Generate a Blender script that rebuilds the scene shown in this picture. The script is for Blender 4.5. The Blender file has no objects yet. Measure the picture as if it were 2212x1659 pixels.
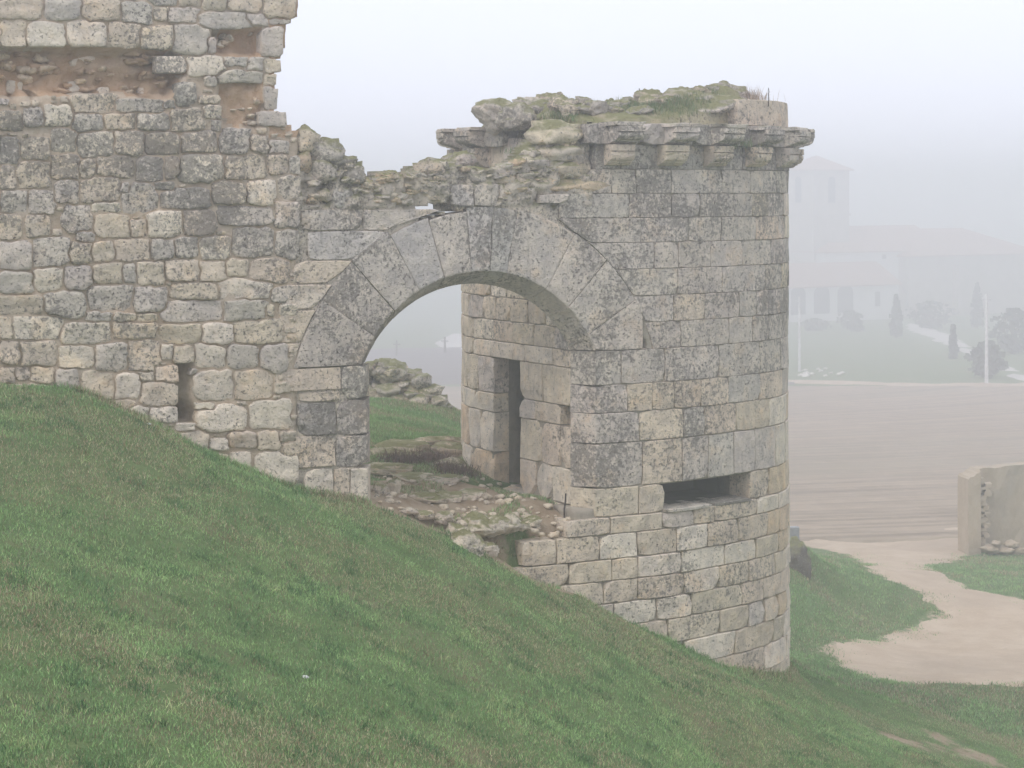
import bpy, bmesh, math, random
import numpy as np
from mathutils import Vector, noise as mnoise
from mathutils.geometry import delaunay_2d_cdt

random.seed(7); rng = np.random.default_rng(7)
S = bpy.context.scene
C = S.collection

# ------------------------------------------------------------------ camera, world, sun, exposure
FPX, CX, HY = 4300.0, 1106.0, 415.0          # focal length, centre column and horizon row on a 2212 x 1659 copy of the photo
cam = bpy.data.cameras.new('camera'); cam_o = bpy.data.objects.new('camera', cam); C.objects.link(cam_o)
cam_o.location = (0, 0, 0); cam_o.rotation_euler = (math.pi/2, 0, 0)
cam.sensor_width = 36; cam.lens = 36*FPX/2212; cam.shift_y = -(829.5-HY)/2212
cam.clip_start = 0.1; cam.clip_end = 4000
S.camera = cam_o

W = bpy.data.worlds.new('World'); S.world = W; W.use_nodes = True
wn = W.node_tree.nodes; wl = W.node_tree.links
for n in list(wn): wn.remove(n)
SUN_EL, SUN_AZ = math.radians(48), math.radians(215)
sky = wn.new('ShaderNodeTexSky'); sky.sky_type = 'NISHITA'; sky.sun_disc = False
sky.sun_elevation = SUN_EL; sky.sun_rotation = SUN_AZ; sky.air_density = 1.0; sky.dust_density = 8.0
hs = wn.new('ShaderNodeHueSaturation'); hs.inputs['Saturation'].default_value = 0.3
wl.new(sky.outputs[0], hs.inputs['Color'])
bg1 = wn.new('ShaderNodeBackground'); bg1.inputs[1].default_value = 0.05
wl.new(hs.outputs[0], bg1.inputs[0])
bg2 = wn.new('ShaderNodeBackground'); bg2.inputs[0].default_value = (0.808, 0.845, 0.960, 1); bg2.inputs[1].default_value = 0.90   # even fog cloud
add = wn.new('ShaderNodeMixShader'); add.inputs[0].default_value = 0.88
wl.new(bg1.outputs[0], add.inputs[1]); wl.new(bg2.outputs[0], add.inputs[2])
wo = wn.new('ShaderNodeOutputWorld'); wl.new(add.outputs[0], wo.inputs[0])

sun = bpy.data.lights.new('sun', 'SUN'); sun.energy = 0.7; sun.angle = math.radians(25); sun.color = (1, 0.97, 0.92)
sun_o = bpy.data.objects.new('sun', sun); C.objects.link(sun_o)
sun_dir = Vector((math.sin(SUN_AZ)*math.cos(SUN_EL), math.cos(SUN_AZ)*math.cos(SUN_EL), math.sin(SUN_EL)))
sun_o.rotation_euler = sun_dir.to_track_quat('Z', 'Y').to_euler(); sun_o.location = (-20, -30, 40)

S.view_settings.view_transform = 'Standard'; S.view_settings.look = 'None'
S.view_settings.exposure = 0.72; S.view_settings.gamma = 1.0; S.view_settings.use_curve_mapping = False
S.render.engine = 'CYCLES'
cy = S.cycles
cy.use_denoising = True
try: cy.denoiser = 'OPENIMAGEDENOISE'
except Exception: pass
cy.max_bounces = 16; cy.diffuse_bounces = 3; cy.volume_bounces = 14; cy.transparent_max_bounces = 4
cy.use_adaptive_sampling = True; cy.adaptive_threshold = 0.012

# ------------------------------------------------------------------ helpers
def link(o, parent=None):
    C.objects.link(o)
    if parent is not None: o.parent = parent
    return o

def mesh_obj(name, verts, faces, mat, parent=None, smooth=False, color=None):
    me = bpy.data.meshes.new(name)
    me.from_pydata([tuple(v) for v in verts], [], faces)
    me.update()
    if smooth and len(me.polygons): me.polygons.foreach_set('use_smooth', [True]*len(me.polygons))
    if mat: me.materials.append(mat)
    o = bpy.data.objects.new(name, me)
    if color is not None: o.color = color
    return link(o, parent)

def empty(name, loc=(0, 0, 0)):
    o = bpy.data.objects.new(name, None); o.empty_display_size = 0.3
    C.objects.link(o)
    return o

def tag(o, label=None, cat=None, group=None, kind=None):
    if label: o['label'] = label
    if cat: o['category'] = cat
    if group: o['group'] = group
    if kind: o['kind'] = kind
    return o

class MB:
    def __init__(self): self.v = []; self.f = []
    def add(self, verts, faces):
        b = len(self.v); self.v += [tuple(p) for p in verts]; self.f += [tuple(b+i for i in f) for f in faces]
    def box(self, x0, x1, y0, y1, z0, z1, M=None):
        p = [(x, y, z) for z in (z0, z1) for y in (y0, y1) for x in (x0, x1)]
        if M: p = [M(*q) for q in p]
        self.add(p, [(0, 2, 3, 1), (4, 5, 7, 6), (0, 1, 5, 4), (2, 6, 7, 3), (0, 4, 6, 2), (1, 3, 7, 5)])
    def tube(self, pts, radii, n=6):
        rings = []; b = len(self.v)
        for i, p in enumerate(pts):
            p = Vector(p)
            d = (Vector(pts[min(i+1, len(pts)-1)])-Vector(pts[max(i-1, 0)])).normalized()
            a = d.orthogonal().normalized(); c = d.cross(a)
            for k in range(n):
                t = 2*math.pi*k/n
                self.v.append(tuple(p+(a*math.cos(t)+c*math.sin(t))*radii[i]))
        for i in range(len(pts)-1):
            for k in range(n):
                self.f.append((b+i*n+k, b+i*n+(k+1) % n, b+(i+1)*n+(k+1) % n, b+(i+1)*n+k))
        self.f.append(tuple(b+k for k in reversed(range(n))))
        self.f.append(tuple(b+(len(pts)-1)*n+k for k in range(n)))
    def build(self, name, mat, parent=None, smooth=False, color=None):
        return mesh_obj(name, self.v, self.f, mat, parent, smooth, color)

def nz(x, y, z, s=1.0): return mnoise.noise(Vector((x*s, y*s, z*s)))
def fbm(x, y, z, s=1.0):
    p = Vector((x*s, y*s, z*s)); return mnoise.noise(p)+0.5*mnoise.noise(p*2.1)+0.25*mnoise.noise(p*4.3)

def px(x, y, D): return Vector(((x-CX)/FPX*D, D, -(y-HY)/FPX*D))

# ------------------------------------------------------------------ materials
def new_mat(name):
    m = bpy.data.materials.new(name); m.use_nodes = True
    nt = m.node_tree
    for n in list(nt.nodes): nt.nodes.remove(n)
    out = nt.nodes.new('ShaderNodeOutputMaterial'); b = nt.nodes.new('ShaderNodeBsdfPrincipled')
    b.inputs['Roughness'].default_value = 0.95
    b.inputs['Specular IOR Level'].default_value = 0.15
    nt.links.new(b.outputs[0], out.inputs[0])
    return m, nt, b

class NT:
    def __init__(self, nt): self.nt = nt; self.n = nt.nodes; self.l = nt.links
    def node(self, t, **kw):
        n = self.n.new(t)
        for k, v in kw.items(): setattr(n, k, v)
        return n
    def val(self, sock, v):
        if hasattr(v, 'is_output') or isinstance(v, bpy.types.NodeSocket): self.l.new(v, sock)
        else: sock.default_value = v
    def math(self, op, a, b=0.5, clamp=False):
        n = self.node('ShaderNodeMath', operation=op, use_clamp=clamp); self.val(n.inputs[0], a); self.val(n.inputs[1], b); return n.outputs[0]
    def mix(self, f, a, b, mode='MIX'):
        n = self.node('ShaderNodeMix', data_type='RGBA', blend_type=mode)
        self.val(n.inputs[0], f)
        for s, v in ((n.inputs[6], a), (n.inputs[7], b)):
            if isinstance(v, tuple): v = v if len(v) == 4 else v+(1,)
            self.val(s, v)
        return n.outputs[2]
    def noise(self, vec, scale, detail=4, rough=0.55, dist=0.0):
        n = self.node('ShaderNodeTexNoise'); self.l.new(vec, n.inputs['Vector'])
        n.inputs['Scale'].default_value = scale; n.inputs['Detail'].default_value = detail
        n.inputs['Roughness'].default_value = rough; n.inputs['Distortion'].default_value = dist
        return n.outputs['Fac']
    def voro(self, vec, scale, feat='F1'):
        n = self.node('ShaderNodeTexVoronoi', feature=feat); self.l.new(vec, n.inputs['Vector']); n.inputs['Scale'].default_value = scale
        return n.outputs['Distance']
    def step(self, v, a, b, lo=0.0, hi=1.0):
        n = self.node('ShaderNodeMapRange', interpolation_type='SMOOTHSTEP')
        self.val(n.inputs[0], v); n.inputs[1].default_value = a; n.inputs[2].default_value = b
        n.inputs[3].default_value = lo; n.inputs[4].default_value = hi
        return n.outputs[0]
    def pos(self, rand=0.0):
        g = self.node('ShaderNodeNewGeometry')
        if not rand: return g.outputs['Position']
        oi = self.node('ShaderNodeObjectInfo')
        m = self.math('MULTIPLY', oi.outputs['Random'], rand)
        a = self.node('ShaderNodeVectorMath', operation='ADD'); self.l.new(g.outputs['Position'], a.inputs[0]); self.l.new(m, a.inputs[1])
        return a.outputs[0]
    def scale_vec(self, v, s):
        m = self.node('ShaderNodeVectorMath', operation='MULTIPLY'); self.l.new(v, m.inputs[0]); m.inputs[1].default_value = s
        return m.outputs[0]
    def bump(self, bsdf, h, strength, dist):
        b = self.node('ShaderNodeBump'); b.inputs['Strength'].default_value = strength; b.inputs['Distance'].default_value = dist
        self.l.new(h, b.inputs['Height']); self.l.new(b.outputs[0], bsdf.inputs['Normal'])

def stone_mat(name, moss=0.5, streak=False, fine=1.0):
    """weathered limestone: tint from the object's colour, dark lichen from its alpha"""
    m, nt, b = new_mat(name); T = NT(nt)
    p = T.pos(23.0); pw = T.pos()
    oi = T.node('ShaderNodeObjectInfo')
    n_mid = T.noise(p, 5.0, 6, 0.6); n_fine = T.noise(p, 26*fine, 6, 0.7, 0.4); n_big = T.noise(pw, 0.9, 4)
    n_spot = T.noise(p, 34*fine, 7, 0.75)
    col = T.mix(T.step(n_mid, 0.3, 0.7), T.mix(1.0, oi.outputs['Color'], (0.80, 0.79, 0.79), 'MULTIPLY'), T.mix(1.0, oi.outputs['Color'], (1.14, 1.11, 1.05), 'MULTIPLY'))
    # warm patina
    col = T.mix(T.step(T.noise(p, 2.6, 5, 0.6), 0.52, 0.72, 0, 0.5), col, T.mix(1.0, col, (1.13, 0.98, 0.80), 'MULTIPLY'))
    # dark lichen crust: amount from alpha, broken into speckle
    sp = T.noise(p, 17*fine, 10, 0.80, 0.12)
    v = T.math('ADD', T.math('ADD', sp, T.math('MULTIPLY', T.math('SUBTRACT', oi.outputs['Alpha'], 0.5), 0.26)), T.math('MULTIPLY', T.math('SUBTRACT', n_big, 0.5), 0.60))
    crust = T.step(v, 0.50, 0.575)
    col = T.mix(T.math('MULTIPLY', crust, 0.70), col, (0.155, 0.138, 0.122))
    pits = T.step(n_spot, 0.575, 0.645)
    col = T.mix(T.math('MULTIPLY', pits, 0.68), col, (0.060, 0.049, 0.040))
    pale = T.step(T.noise(p, 30*fine, 7, 0.75), 0.57, 0.66)
    col = T.mix(T.math('MULTIPLY', pale, 0.62), col, (0.74, 0.68, 0.59))
    if streak:
        st = T.step(T.noise(T.scale_vec(p, (9, 9, 1.5)), 2.2, 5, 0.6), 0.56, 0.72)
        col = T.mix(T.math('MULTIPLY', st, 0.30), col, (0.13, 0.125, 0.12))
    if moss > 0:
        g = T.node('ShaderNodeNewGeometry'); sx = T.node('ShaderNodeSeparateXYZ'); T.l.new(g.outputs['Normal'], sx.inputs[0])
        mm = T.math('MULTIPLY', T.step(sx.outputs[2], 0.15, 0.75), T.step(T.noise(pw, 3.2, 5, 0.65), 0.62-0.3*moss, 0.8-0.25*moss))
        mc = T.mix(T.noise(p, 22, 6, .75), (0.10, 0.098, 0.038), (0.33, 0.315, 0.15))
        col = T.mix(T.math('MULTIPLY', mm, min(1, 0.55+0.4*moss)), col, mc)
    T.l.new(col, b.inputs['Base Color'])
    vo = T.step(T.voro(p, 17*fine), 0.0, 0.25)
    h = T.math('ADD', T.math('ADD', T.math('MULTIPLY', n_mid, 0.9), T.math('MULTIPLY', n_fine, 0.55)), T.math('MULTIPLY', T.math('SUBTRACT', vo, pits), 0.22))
    T.bump(b, h, 0.9, 0.045)
    return m

def earth_mat(name, c1, c2, c3, scale=6.0, bump=0.03):
    m, nt, b = new_mat(name); T = NT(nt); p = T.pos()
    a = T.noise(p, scale, 7, 0.65); f = T.noise(p, scale*7, 5, 0.7); g = T.noise(p, scale*0.22, 4)
    col = T.mix(T.step(a, 0.3, 0.7), c1, c2)
    col = T.mix(T.step(g, 0.45, 0.7, 0, 0.6), col, c3)
    col = T.mix(T.math('MULTIPLY', T.step(f, 0.58, 0.72), 0.35), col, tuple(min(1, x*1.6) for x in c2))
    col = T.mix(T.math('MULTIPLY', T.step(f, 0.42, 0.30), 0.4), col, tuple(x*0.5 for x in c1))
    T.l.new(col, b.inputs['Base Color'])
    T.bump(b, T.math('ADD', a, T.math('MULTIPLY', f, 0.4)), 0.8, bump)
    return m

def plain_mat(name, c, rough=0.9, var=0.15, scale=4.0):
    m, nt, b = new_mat(name); T = NT(nt); p = T.pos()
    a = T.noise(p, scale, 5)
    T.l.new(T.mix(T.step(a, 0.3, 0.7), tuple(x*(1-var) for x in c), tuple(min(1, x*(1+var)) for x in c)), b.inputs['Base Color'])
    b.inputs['Roughness'].default_value = rough
    return m

M = {}
M['rubble'] = stone_mat('limestone_rubble', 0.15)
M['ashlar'] = stone_mat('limestone_ashlar', 0.15, True)
M['mossy'] = stone_mat('mossy_limestone', 1.08, False, 1.25)
M['cornice'] = stone_mat('cornice_limestone', 0.6, True)
M['mortar'] = earth_mat('earth_mortar', (0.46, 0.285, 0.165), (0.58, 0.41, 0.275), (0.50, 0.385, 0.285), 7.0, 0.05)
M['bedding'] = earth_mat('bedding_mortar', (0.46, 0.355, 0.255), (0.58, 0.47, 0.36), (0.50, 0.435, 0.36), 8.0, 0.04)
M['ruin'] = earth_mat('ruin_core', (0.31, 0.265, 0.21), (0.46, 0.42, 0.365), (0.29, 0.28, 0.21), 5.0, 0.07)
M['joint'] = earth_mat('joint_mortar', (0.30, 0.255, 0.205), (0.42, 0.36, 0.285), (0.34, 0.31, 0.265), 6.0, 0.02)
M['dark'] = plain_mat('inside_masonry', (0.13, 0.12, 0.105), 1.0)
M['adobe'] = earth_mat('adobe_plaster', (0.40, 0.315, 0.225), (0.46, 0.375, 0.28), (0.37, 0.32, 0.265), 3.0, 0.03)
M['sand'] = earth_mat('sandy_earth', (0.44, 0.335, 0.24), (0.52, 0.415, 0.31), (0.38, 0.295, 0.22), 1.6, 0.03)
M['iron'] = plain_mat('rusty_iron', (0.06, 0.045, 0.04), 0.8)
M['concrete'] = plain_mat('grey_concrete', (0.32, 0.32, 0.33))
M['white_wall'] = plain_mat('white_plaster', (0.68, 0.67, 0.66), 0.9, 0.04, 1.0)
M['church_stone'] = plain_mat('church_stone', (0.42, 0.37, 0.32), 0.9, 0.1, 1.0)
M['church_roof'] = plain_mat('clay_tile', (0.36, 0.22, 0.16), 0.9, 0.15, 3.0)
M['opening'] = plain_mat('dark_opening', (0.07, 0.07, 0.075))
M['pole'] = plain_mat('pale_pole', (0.62, 0.61, 0.60))
M['bark'] = plain_mat('bark', (0.10, 0.075, 0.055))
M['cypress'] = plain_mat('cypress_leaf', (0.035, 0.055, 0.03), 0.9, 0.3)
M['leaf'] = plain_mat('dull_leaf', (0.075, 0.095, 0.06), 0.9, 0.3)
M['track'] = plain_mat('pale_gravel', (0.56, 0.53, 0.49), 1.0, 0.08, 1.0)

def ground_mat():
    m, nt, b = new_mat('grassy_ground'); T = NT(nt); p = T.pos()
    at = T.node('ShaderNodeAttribute', attribute_name='dirt')
    n1 = T.noise(p, 0.55, 5, 0.6); n2 = T.noise(p, 3.4, 6, 0.65); n3 = T.noise(p, 34, 5, 0.7); n4 = T.noise(T.scale_vec(p, (1, 1, 1)), 90, 3, 0.7)
    green = T.mix(T.step(n2, 0.3, 0.7), (0.095, 0.145, 0.050), (0.165, 0.225, 0.085))
    green = T.mix(T.step(n1, 0.50, 0.72, 0, 0.75), green, (0.215, 0.190, 0.105))
    green = T.mix(T.math('MULTIPLY', T.step(n3, 0.55, 0.75), 0.4), green, (0.24, 0.28, 0.13))
    green = T.mix(T.math('MULTIPLY', T.step(n4, 0.5, 0.36), 0.45), green, (0.03, 0.042, 0.018))
    dirt = T.mix(T.step(n2, 0.3, 0.7), (0.285, 0.205, 0.135), (0.40, 0.315, 0.225))
    dirt = T.mix(T.math('MULTIPLY', T.step(n3, 0.58, 0.72), 0.4), dirt, (0.52, 0.46, 0.38))
    sa_ = T.node('ShaderNodeAttribute', attribute_name='sand')
    f = T.math('ADD', at.outputs['Fac'], T.math('MULTIPLY', T.math('SUBTRACT', T.noise(p, 2.2, 6, 0.7), 0.5), 1.1))
    col = T.mix(T.step(f, 0.42, 0.62), green, dirt)
    sandc = T.mix(T.step(T.noise(p, 1.6, 7, .65), .3, .7), (0.44, 0.335, 0.24), (0.52, 0.415, 0.31))
    f2 = T.math('ADD', sa_.outputs['Fac'], T.math('MULTIPLY', T.math('SUBTRACT', T.noise(p, 3.0, 8, 0.75), 0.5), 1.3))
    col = T.mix(T.step(f2, 0.46, 0.60), col, sandc)
    T.l.new(col, b.inputs['Base Color'])
    T.bump(b, T.math('ADD', n2, T.math('MULTIPLY', n3, 0.5)), 0.9, 0.06)
    return m
M['ground'] = ground_mat()

def grass_mat():
    m, nt, b = new_mat('grass_blade'); T = NT(nt)
    at = T.node('ShaderNodeAttribute', attribute_name='tint')
    T.l.new(at.outputs['Color'], b.inputs['Base Color'])
    b.inputs['Roughness'].default_value = 0.7
    return m
M['grass'] = grass_mat()

def field_mat(name, c1, c2, c3, lines=True):
    m, nt, b = new_mat(name); T = NT(nt); p = T.pos()
    at = T.node('ShaderNodeAttribute', attribute_name='row')          # row coordinate and coordinate along the row
    sc = T.scale_vec(at.outputs['Vector'], (1.7, 0.05, 0.0))
    st = T.math('ADD', T.math('MULTIPLY', T.noise(sc, 1.0, 6, 0.7, 0.2), 0.75), T.math('MULTIPLY', T.noise(p, 0.55, 6, 0.7), 0.25)); st2 = T.noise(T.scale_vec(at.outputs['Vector'], (0.16, 0.02, 0.0)), 1.0, 3)
    n2 = T.noise(p, 1.3, 6, 0.7)
    col = T.mix(T.step(st, 0.36, 0.64), c1, c2)
    col = T.mix(T.step(st2, 0.45, 0.62, 0, 0.4), col, c3)
    col = T.mix(T.math('MULTIPLY', T.step(n2, 0.5, 0.7), 0.3), col, tuple(min(1, x*1.3) for x in c2))
    T.l.new(col, b.inputs['Base Color']); T.bump(b, T.math('ADD', st, T.math('MULTIPLY', n2, 0.4)), 0.9, 0.12)
    return m
M['field'] = field_mat('stubble_field', (0.215, 0.165, 0.12), (0.40, 0.31, 0.225), (0.28, 0.24, 0.17))
M['fallow'] = field_mat('dark_fallow', (0.12, 0.105, 0.10), (0.17, 0.145, 0.135), (0.14, 0.12, 0.12))

# ------------------------------------------------------------------ plan of the masonry: straight wall, then the rounded tower
A = Vector((1.04, 25.0)); ANG = math.radians(27)
dW = Vector((math.cos(ANG), math.sin(ANG)))
class Path:
    def __init__(self, pts, step=0.03, lin_start=0.0):
        P = [Vector(p) for p in pts]; out = []
        n = len(P)
        for i in range(n-1):
            p0 = P[i-1] if i > 0 else P[0]*2-P[1]; p1 = P[i]; p2 = P[i+1]; p3 = P[i+2] if i+2 < n else P[-1]*2-P[-2]
            k = max(3, int((p2-p1).length/step))
            for j in range(k):
                t = j/k
                out.append(0.5*((2*p1)+(p2-p0)*t+(2*p0-5*p1+4*p2-p3)*t*t+(3*p1-p0-3*p2+p3)*t**3))
        out.append(P[-1])
        a = np.array([[q.x, q.y] for q in out]); d = np.hypot(*np.diff(a, axis=0).T)
        self.s = np.concatenate([[0], np.cumsum(d)])+lin_start; self.a = a
        t = np.gradient(a, axis=0); t /= np.hypot(t[:, 0], t[:, 1])[:, None]
        self.nrm = np.stack([t[:, 1], -t[:, 0]], 1)
    def at(self, s, z, off=0.0):
        x = np.interp(s, self.s, self.a[:, 0]); y = np.interp(s, self.s, self.a[:, 1])
        nx = np.interp(s, self.s, self.nrm[:, 0]); ny = np.interp(s, self.s, self.nrm[:, 1])
        if off:
            l = math.hypot(nx, ny); x += nx/l*off; y += ny/l*off
        return Vector((x, y, z))
    def s_of(self, xp, lo, hi, last=False):
        r = (xp-CX)/FPX; m = (self.s >= lo) & (self.s <= hi)
        q = self.a[m, 0]/self.a[m, 1]-r; ss = self.s[m]
        k = np.where(np.diff(np.sign(q)) != 0)[0]
        if len(k) == 0: return ss[np.argmin(np.abs(q))]
        k = k[-1] if last else k[0]
        return ss[k]+(ss[k+1]-ss[k])*abs(q[k])/(abs(q[k])+abs(q[k+1])+1e-12)
    def sz(self, xp, yp, lo, hi, last=False):
        s = self.s_of(xp, lo, hi, last); D = np.interp(s, self.s, self.a[:, 1])
        return s, -(yp-HY)/FPX*D

L0 = -9.5
B0 = A+dW*L0
WALL = Path([B0, A+dW*(L0/2), A, A+dW*0.7], 0.03, L0)                       # straight wall, s = 0 at the right jamb
TOW_PTS = [A-dW*0.5, A, (2.045, 25.56), (3.02, 26.38), (3.61, 27.1), (3.845, 27.75), (3.9, 28.4), (3.75, 29.4), (3.1, 30.4), (1.9, 31.1), (0.7, 31.0),
           (-0.25, 30.2), (-0.66, 29.2), (-0.72, 28.35), (-0.60, 27.65), (-0.28, 27.0), (0.25, 26.1), (0.765, 25.21)]
TOW = Path(TOW_PTS, 0.03, -0.5)
S_END = TOW.s[-1]
q = TOW.a[:, 0]/TOW.a[:, 1]
S_RIGHT = TOW.s[np.argmax(q)]; S_LEFT = TOW.s[np.argmin(np.where(TOW.s > 4, q, 9))]
print('tower silhouette px', CX+FPX*q.max(), CX+FPX*q[TOW.s > 4].min(), 'S', S_RIGHT, S_LEFT, S_END)
def wsz(x, y): return WALL.sz(x, y, L0, 0.7)

# arch: circle through traced points of the inner edge
ARC_PX = [(793, 767), (808, 726), (851, 669), (904, 624), (962, 601), (1019, 591), (1059, 586), (1096, 587), (1143, 604), (1180, 626), (1227, 666), (1261, 706), (1272, 720)]
ap = np.array([wsz(*p) for p in ARC_PX])
Am = np.c_[2*ap, np.ones(len(ap))]; bb = (ap**2).sum(1)
sol = np.linalg.lstsq(Am, bb, rcond=None)[0]
SC, ZC = sol[0], sol[1]; RI = math.sqrt(sol[2]+SC*SC+ZC*ZC); RE = RI+0.80
S_JL = wsz(792, 800)[0]; Z_SPL = wsz(793, 788)[1]; Z_SPR = wsz(1283, 758)[1]
print('arch centre', SC, ZC, 'R', RI, 'jamb', S_JL, 'springs', Z_SPL, Z_SPR)

# ------------------------------------------------------------------ ground height
VAL_Y = [-80, 0, 30, 38, 56, 70, 100, 150, 300, 420, 700, 1300]
VAL_Z = [-8.0, -8.0, -8.6, -9.25, -10.2, -11.1, -12.7, -14.65, -19.2, -19.0, -13.0, -5.0]
def valley(Y): return np.interp(Y, VAL_Y, VAL_Z)
def wallD(x):
    s = WALL.s_of(x, L0, 0.7); return np.interp(s, WALL.s, WALL.a[:, 1])
def towD(x):
    s = TOW.s_of(x, 0, S_RIGHT); return np.interp(s, TOW.s, TOW.a[:, 1])
ctl = []
def cp(x, y, D): v = px(x, y, D); ctl.append((v.x, v.y, v.z))
for x, y in [(0, 829), (110, 830), (240, 874), (330, 918), (400, 954), (520, 1004), (640, 1049), (720, 1068), (790, 1084), (860, 1112), (930, 1140), (1000, 1168), (1100, 1217), (1220, 1277)]:
    cp(x, y, wallD(x)-0.05)
cp(-300, 815, wallD(-300)); ctl.append((-9.0, 20.5, -1.8)); ctl.append((-12, 19, -1.6))
for x, y in [(1350, 1342), (1450, 1392), (1560, 1439), (1650, 1451), (1700, 1456)]: cp(x, y, towD(x)-0.03)
for t in [(0, 1659, 12), (500, 1659, 13), (1106, 1659, 15.8), (1600, 1659, 20), (1850, 1659, 22.5), (2053, 1659, 25.3),
          (1652, 1499, 24.7), (1746, 1551, 24.9), (1840, 1598, 25.1), (2300, 1760, 26), (1800, 1532, 27.6), (1950, 1600, 27.6), (2150, 1650, 27.8),
          (1713, 1461, 29.5), (1817, 1485, 30), (1935, 1523, 30), (2076, 1565, 30), (2212, 1626, 30), (2450, 1700, 30.5),
          (1817, 1447, 36.8), (1982, 1476, 36.5), (2212, 1483, 36.5), (2500, 1500, 36.5), (1720, 1440, 33.5),
          (1712, 1192, 45.5), (1742, 1190, 46), (1790, 1215, 49), (1700, 1186, 50), (1730, 1290, 43.0), (1800, 1290, 45.5), (1730, 1370, 40.5), (1860, 1370, 42.5),
          (900, 1100, 24.3), (1000, 1042, 26), (850, 1040, 26), (900, 1002, 27.4), (900, 962, 29), (900, 900, 32.4), (800, 862, 35), (1000, 893, 35), (950, 877, 36.5), (700, 850, 35),
          (1120, 1238, 24.0), (1060, 1204, 23.7), (980, 1158, 23.6), (1080, 1075, 26.3), (1200, 1290, 25.0), (1160, 1260, 24.6), (600, 1000, 25.5), (300, 960, 25), (0, 900, 24), (500, 900, 31)]: cp(*t)
for t in [(0, 0, -1.65), (-5, 0, -1.6), (5, 0, -2.3), (0, 6, -3.4), (-4, 6, -2.9), (4, 6, -4.6), (5, 12, -6.2), (9, 16, -8.0), (9, 5, -6.0), (-9, 5, -2.4), (-9, 12, -2.5), (-6.5, 16, -2.45), (12, 24, -8.7),
          (-1.8, 42, -6.6), (-1.5, 50, -9.2), (-8, 36, -4.0), (-9, 46, -8.2), (5, 33, -8.3), (3, 38, -8.6), (1.5, 34, -6.0), (-0.3, 36, -4.6), (-14, 28, -3.0), (2, 28.5, -4.0), (0.5, 30, -3.9)]: ctl.append(t)
for Y, X in [(62, -60), (62, -25), (62, 0), (62, 25), (62, 60), (38, 16), (45, 14), (52, 14), (30, 18), (30, 40), (45, 40), (0, 40), (-40, 0), (-40, 40), (-40, -40), (20, 28), (54, 6), (90, 0), (90, 60), (90, -60), (50, -30), (45, 8)]:
    ctl.append((X, Y, float(valley(Y))))
for X, Y, z in [(-40, 20, -3.0), (-40, 0, -2.5)]: ctl.append((X, Y, z))
ctl = np.array(ctl); P_c = ctl[:, :2]; r_c = ctl[:, 2]-valley(ctl[:, 1])
CC = 0.35
def phi(d2): return np.sqrt(d2+CC*CC)
d2 = ((P_c[:, None]-P_c[None])**2).sum(2)
w_c = np.linalg.solve(phi(d2)+np.eye(len(P_c))*-0.002, r_c)
def H(X, Y, micro=True):
    X = np.asarray(X, float); Y = np.asarray(Y, float); sh = X.shape; x = X.ravel(); y = Y.ravel()
    out = np.empty(len(x))
    for i in range(0, len(x), 20000):
        xx = x[i:i+20000]; yy = y[i:i+20000]
        d = (xx[:, None]-P_c[None, :, 0])**2+(yy[:, None]-P_c[None, :, 1])**2
        r = phi(d)@w_c
        fade = np.clip((95-np.hypot(xx, np.maximum(yy-10, 0)))/35, 0, 1)
        out[i:i+20000] = valley(yy)+r*fade
    if micro:
        out += 0.03*np.sin(x*0.9+2.1*np.sin(y*0.45+.7))*np.sin(y*0.8+x*.3)+0.028*np.sin(x*2.3+1.3*np.sin(y*0.9))*np.sin(y*1.9+1.1*np.sin(x*1.1))+0.012*np.sin(x*5.1+y*2.2)*np.sin(y*4.7-x*1.7)
    return out.reshape(sh)
def h1(X, Y): return float(H(np.array([X]), np.array([Y]))[0])
def ghit(x, y, lo=20, hi=600):
    """point where the sight line of a photo pixel meets the ground"""
    D = np.concatenate([np.linspace(lo, 100, 400), np.linspace(100.3, hi, 900)]); D = D[D >= lo]
    X = (x-CX)/FPX*D; z = -(y-HY)/FPX*D
    g = H(X, D, False); k = np.where(z <= g)[0]
    k = k[0] if len(k) else len(D)-1
    return Vector((X[k], D[k], g[k]))

# ------------------------------------------------------------------ ground sheet
def spread(a, b, fine, grow, lim_a, lim_b):
    v = list(np.arange(a, b+1e-6, fine)); s = fine; x = b
    while x < lim_b: s *= grow; x += s; v.append(min(x, lim_b))
    s = fine; x = a; pre = []
    while x > lim_a: s *= grow; x -= s; pre.append(max(x, lim_a))
    return np.array(pre[::-1]+v)
gx = spread(-8.5, 12.5, 0.16, 1.09, -1150, 1150); gy = spread(9.0, 56.0, 0.16, 1.075, -70, 1250)
GX, GY = np.meshgrid(gx, gy); GZ = H(GX, GY)
# bare earth: passage floor under the arch, worn patches on the mound
def blob(cx, cy, rx, ry, a=1.0): return a*np.exp(-(((GX-cx)/rx)**2+((GY-cy)/ry)**2))
DIRT = np.zeros_like(GX)
for x, y, D, rx, ry, a in [(870, 1085, 24.2, 0.8, 0.8, 1.1), (1000, 1095, 24.7, 0.9, 0.9, 1.25), (1110, 1095, 25.1, 0.6, 0.7, 1.2), (1160, 1130, 24.5, 0.5, 0.5, 0.8), (900, 1025, 26.4, 1.1, 0.5, 0.6), (940, 975, 28.2, 1.6, 0.5, 0.65),
                           (950, 1140, 23.9, 0.5, 0.45, 1.0), (890, 880, 35.3, 2.5, 0.5, 0.5), (1930, 1590, 27.5, 0.7, 0.6, 0.62), (2110, 1630, 28.0, 0.8, 0.6, 0.62), (2040, 1575, 28.8, 0.6, 0.4, 0.5), (1790, 1560, 27.2, 0.5, 0.3, 0.4)]:
    c = px(x, y, D); DIRT += blob(c.x, c.y, rx, ry, a)
ny_, nx_ = GX.shape
gv = np.stack([GX, GY, GZ], -1).reshape(-1, 3)
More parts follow.
